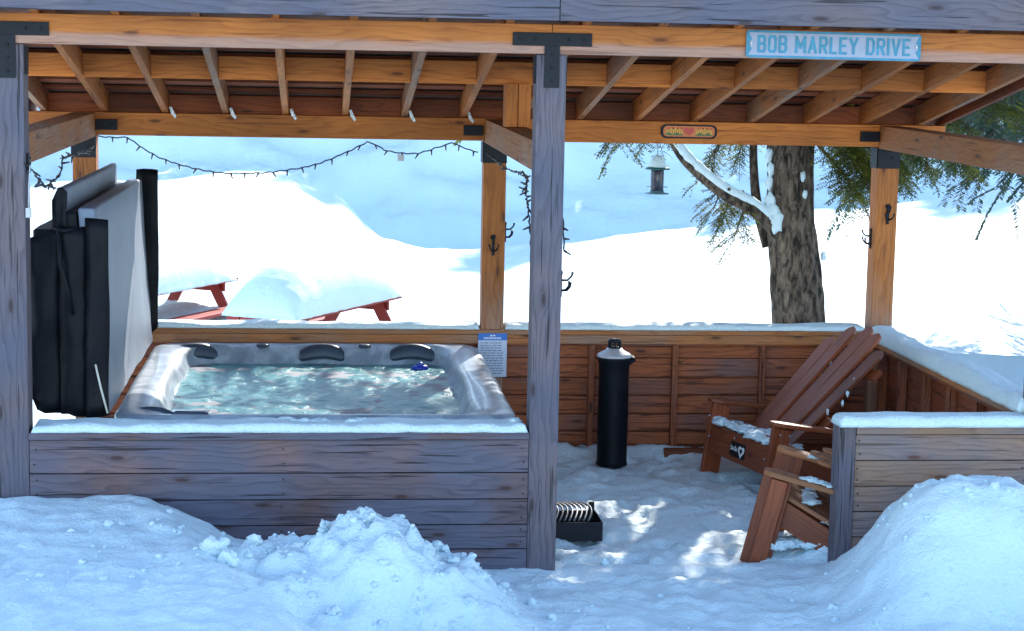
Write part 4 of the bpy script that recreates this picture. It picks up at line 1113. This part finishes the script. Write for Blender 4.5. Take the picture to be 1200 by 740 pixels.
# drooping sprays seen below the beam
specs = [((1.0, 4.3, 2.15), [(1.0, 4.2, 1.95), (.98, 4.15, 1.80)], 10), ((1.35, 4.5, 2.2), [(1.2, 4.4, 2.0), (1.10, 4.35, 1.84)], 12), ((1.5, 4.6, 2.3), [(1.35, 4.55, 2.0), (1.30, 4.5, 1.86)], 12),
         ((2.3, 5.2, 2.0), [(2.0, 5.3, 1.86), (1.88, 5.3, 1.66), (1.86, 5.35, 1.5)], 24), ((1.95, 4.9, 1.45), [(1.95, 5.2, 1.42), (1.92, 5.3, 1.26)], 16), ((2.1, 5.1, 1.42), [(2.04, 5.3, 1.34), (2.0, 5.35, 1.16)], 18), ((2.35, 5.2, 2.0), [(2.15, 5.3, 1.84), (2.08, 5.3, 1.62)], 18),
         ((2.1, 4.95, 1.35), [(2.04, 4.9, 1.22), (1.98, 4.85, 1.06)], 9),
         ((2.6, 4.9, 2.0), [(2.75, 4.6, 1.85), (2.82, 4.5, 1.66)], 24), ((2.6, 4.9, 1.9), [(2.85, 4.6, 1.75), (2.95, 4.5, 1.50)], 24), ((2.6, 5.0, 2.1), [(2.9, 4.7, 1.95), (3.05, 4.5, 1.72)], 22), ((2.6, 4.9, 1.8), [(2.75, 4.7, 1.6), (2.85, 4.6, 1.42)], 16), ((2.6, 4.9, 2.1), [(3.0, 4.7, 1.9), (3.2, 4.6, 1.6)], 22),
         ((2.6, 5.1, 2.3), [(3.1, 4.9, 2.05), (3.5, 4.7, 1.85), (3.7, 4.6, 1.65)], 34), ((2.6, 5.1, 2.2), [(3.2, 5.2, 1.95), (3.6, 5.2, 1.60)], 30), ((2.6, 5.1, 2.5), [(3.4, 4.9, 2.3), (4.1, 4.7, 2.05)], 34), ((2.6, 5.1, 2.5), [(3.3, 5.2, 2.25), (3.9, 5.1, 1.9)], 30), ((2.6, 5.1, 2.0), [(3.0, 5.2, 1.75), (3.4, 5.2, 1.52)], 20)]
for a, cs, ns_ in specs: branch(lf, tw, A(*a), [A(*c_) for c_ in cs], .014, int(ns_*(1.9 if a[0] > 2.45 else .9)), sl=(.12, .30), droop=1.0)
lowcount = len(lf.f)
for i in range(84):       # crown above the roof line (it shades the scene)
    z = 2.5+6.8*(i/84)**.9; a = i*2.399; L = 3.0*(1-(z-2.5)/7.6)+.4
    if 2.3 < z < 3.2 and math.sin(a) < -.3: L *= .6
    dx, dy = math.cos(a), math.sin(a)
    branch(lf, tw, A(2.44, 5.05, z), [A(2.44+dx*L*.5, 5.05+dy*L*.5, z+.05), A(2.44+dx*L, 5.05+dy*L, z-.35*L*.6)], .022, int(9+L*5), sl=(.35, .7), droop=.7, sub=False, step=.05, ll=.13, lw=.022)
lf.build('crown', LEAF, tr)
tw.build('branches', BARKSTEM, tr)

# bird feeder hanging from the hemlock
bf = thing('bird_feeder', 'tube bird feeder with a snow capped roof hanging from the tree', 'bird feeder', (1.333, 4.5, 1.43))
mb = MB(); mb.lathe([(.045, .03), (.047, .035), (.047, .175), (.045, .18)], n=20); mb.build('seed_tube', plain('dark_seed', (.03, .035, .06), .2, 0, 60, .6), bf)
mb = MB(); mb.lathe([(.02, .0), (.085, .004), (.088, .010), (.05, .016), (.05, .03)], n=24); mb.build('tray', plain('teal_metal', (.12, .20, .22), .4, .3), bf)
mb = MB(); mb.lathe([(.088, .18), (.090, .184), (.088, .190), (.06, .2), (.01, .205)], n=24); mb.build('roof', plain('dark_teal', (.02, .10, .10), .4, .2), bf)
mb = MB(); mb.lathe([(.068, .193), (.064, .22), (.04, .262), (.012, .285)], n=16); mb.build('snow_cap', SNOW, bf)
mb = MB()
for s in (-1, 1):
    mb.tube([(s*.045, 0, .055), (s*.075, 0, .055)], .003, 5)
mb.build('perch', WIRE, bf)
mb = MB(); mb.tube([(0, 0, .28), (.0, .05, .5), (.05, .2, .85)], .0025, 5); mb.build('hanger', WIRE, bf)

# snowy spruces
def spruce_meshes(h, R0, n, zlow, sparse=1.0, snow=.5, step=.07, ll=.16, lw=.03):
    lf, tw, sn = MB(), MB(), MB()
    tw.tube([(0, 0, -.4), (0, 0, h*.5), (0, 0, h)], [.022*h, .014*h, .004], 8)
    for i in range(n):
        t = (i/n); z = zlow+(h-zlow)*t**.95; L = R0*(1-t)**.8+.15; a = i*2.399+random.random()*.4
        dx, dy = math.cos(a), math.sin(a)
        a0 = V(0, 0, z); c1 = V(dx*L*.5, dy*L*.5, z-.10*L); c2 = V(dx*L, dy*L, z-.42*L)
        branch(lf, tw, a0, [c1, c2], .02, int((4+L*5)*sparse), sl=(.3, .3+.16*L), droop=.8, sub=False, step=step, ll=ll, lw=lw)
        if snow and random.random() < .8:
            for q in (.35, .6, .85):
                if random.random() < snow:
                    pq_ = a0.lerp(c1, q*2) if q < .5 else c1.lerp(c2, q*2-1)
                    sn.blob(tuple(pq_+V(0, 0, .02)), (.06+.03*L, .06+.03*L, .035), 5, jit=.4, sd=i+q)
    return lf, tw, sn
random.seed(5)
def spruce(label, loc, args, group=None, m=LEAFB):
    t = thing('spruce_tree', label, 'tree', loc, (0, 0, 0), group)
    lf, tw, sn = spruce_meshes(*args[0], **args[1])
    lf.build('crown', m, t); tw.build('trunk', BARKSTEM, t)
    if sn.f: tag(sn.build('branch_snow', SNOW, t), kind='stuff')
    return t
GS = 'spruces behind the pavilion and on the far slope'
s1 = spruce('snow laden blue green spruce at the right edge of the photo', (6.3, 9.2, 0.0), ((9, 2.3, 130, 2.0), dict(snow=.75, sparse=1.8, ll=.08, lw=.015, step=.03)), GS)
s2 = copy_tree(s1); s2.location = (8.2, 12.2, .0); s2.rotation_euler[2] = 1.3; s2['label'] = 'second snowy spruce standing behind the one at the right edge'
s3 = copy_tree(s1); s3.location = (5.9, 7.1, .65); s3.rotation_euler[2] = 1.9; s3['label'] = 'nearest snowy spruce, its lowest twigs just above the right side beam'
s4 = copy_tree(s1); s4.location = (7.7, 9.4, .0); s4.rotation_euler[2] = 4.1; s4['label'] = 'spruce just beyond the right edge of the photo'
s5 = copy_tree(s1); s5.location = (8.4, 14.5, .2); s5.rotation_euler[2] = 5.2; s5['label'] = 'farthest of the snowy spruces on the right'
far = spruce('dark spruce on the crest of the shaded far slope', (0, 0, 0), ((13, 3.2, 90, 1.2), dict(snow=.0, step=.16, ll=.45, lw=.09)), 'spruces on the crest of the far slope')
first = True
random.seed(9)
for i in range(34):
    x = -34+3.3*i+random.uniform(-1.2, 1.2); y = 47.5+random.uniform(0, 5)
    o = far if first else copy_tree(far); first = False
    o.location = (x, y, ground(x, y)-.2); s = random.uniform(.6, 1.2); o.scale = (s, s, s); o.rotation_euler[2] = random.uniform(0, 6)
# little bare shrubs on the slope
def shrub(label, x, y, s):
    t = MB()
    for k in range(150):
        a = random.uniform(0, 2*PI); h = random.uniform(.3, 1)*s; r = random.uniform(.1, .8)*s
        t.tube([(0, 0, 0), (r*.5*math.cos(a), r*.5*math.sin(a), h*.6), (r*math.cos(a), r*math.sin(a), h)], [.008, .006, .004], 3, cap=False)
    o = t.build('shrub', BARKSTEM); o.location = (x, y, ground(x, y)); tag(o, label, 'shrub', 'bare shrubs on the far slope')
shrub('dark bare shrub on the far slope just under the left beam', -3.3, 44, .55)
shrub('bare shrub on the far slope above the string lights', -.6, 46, .45)
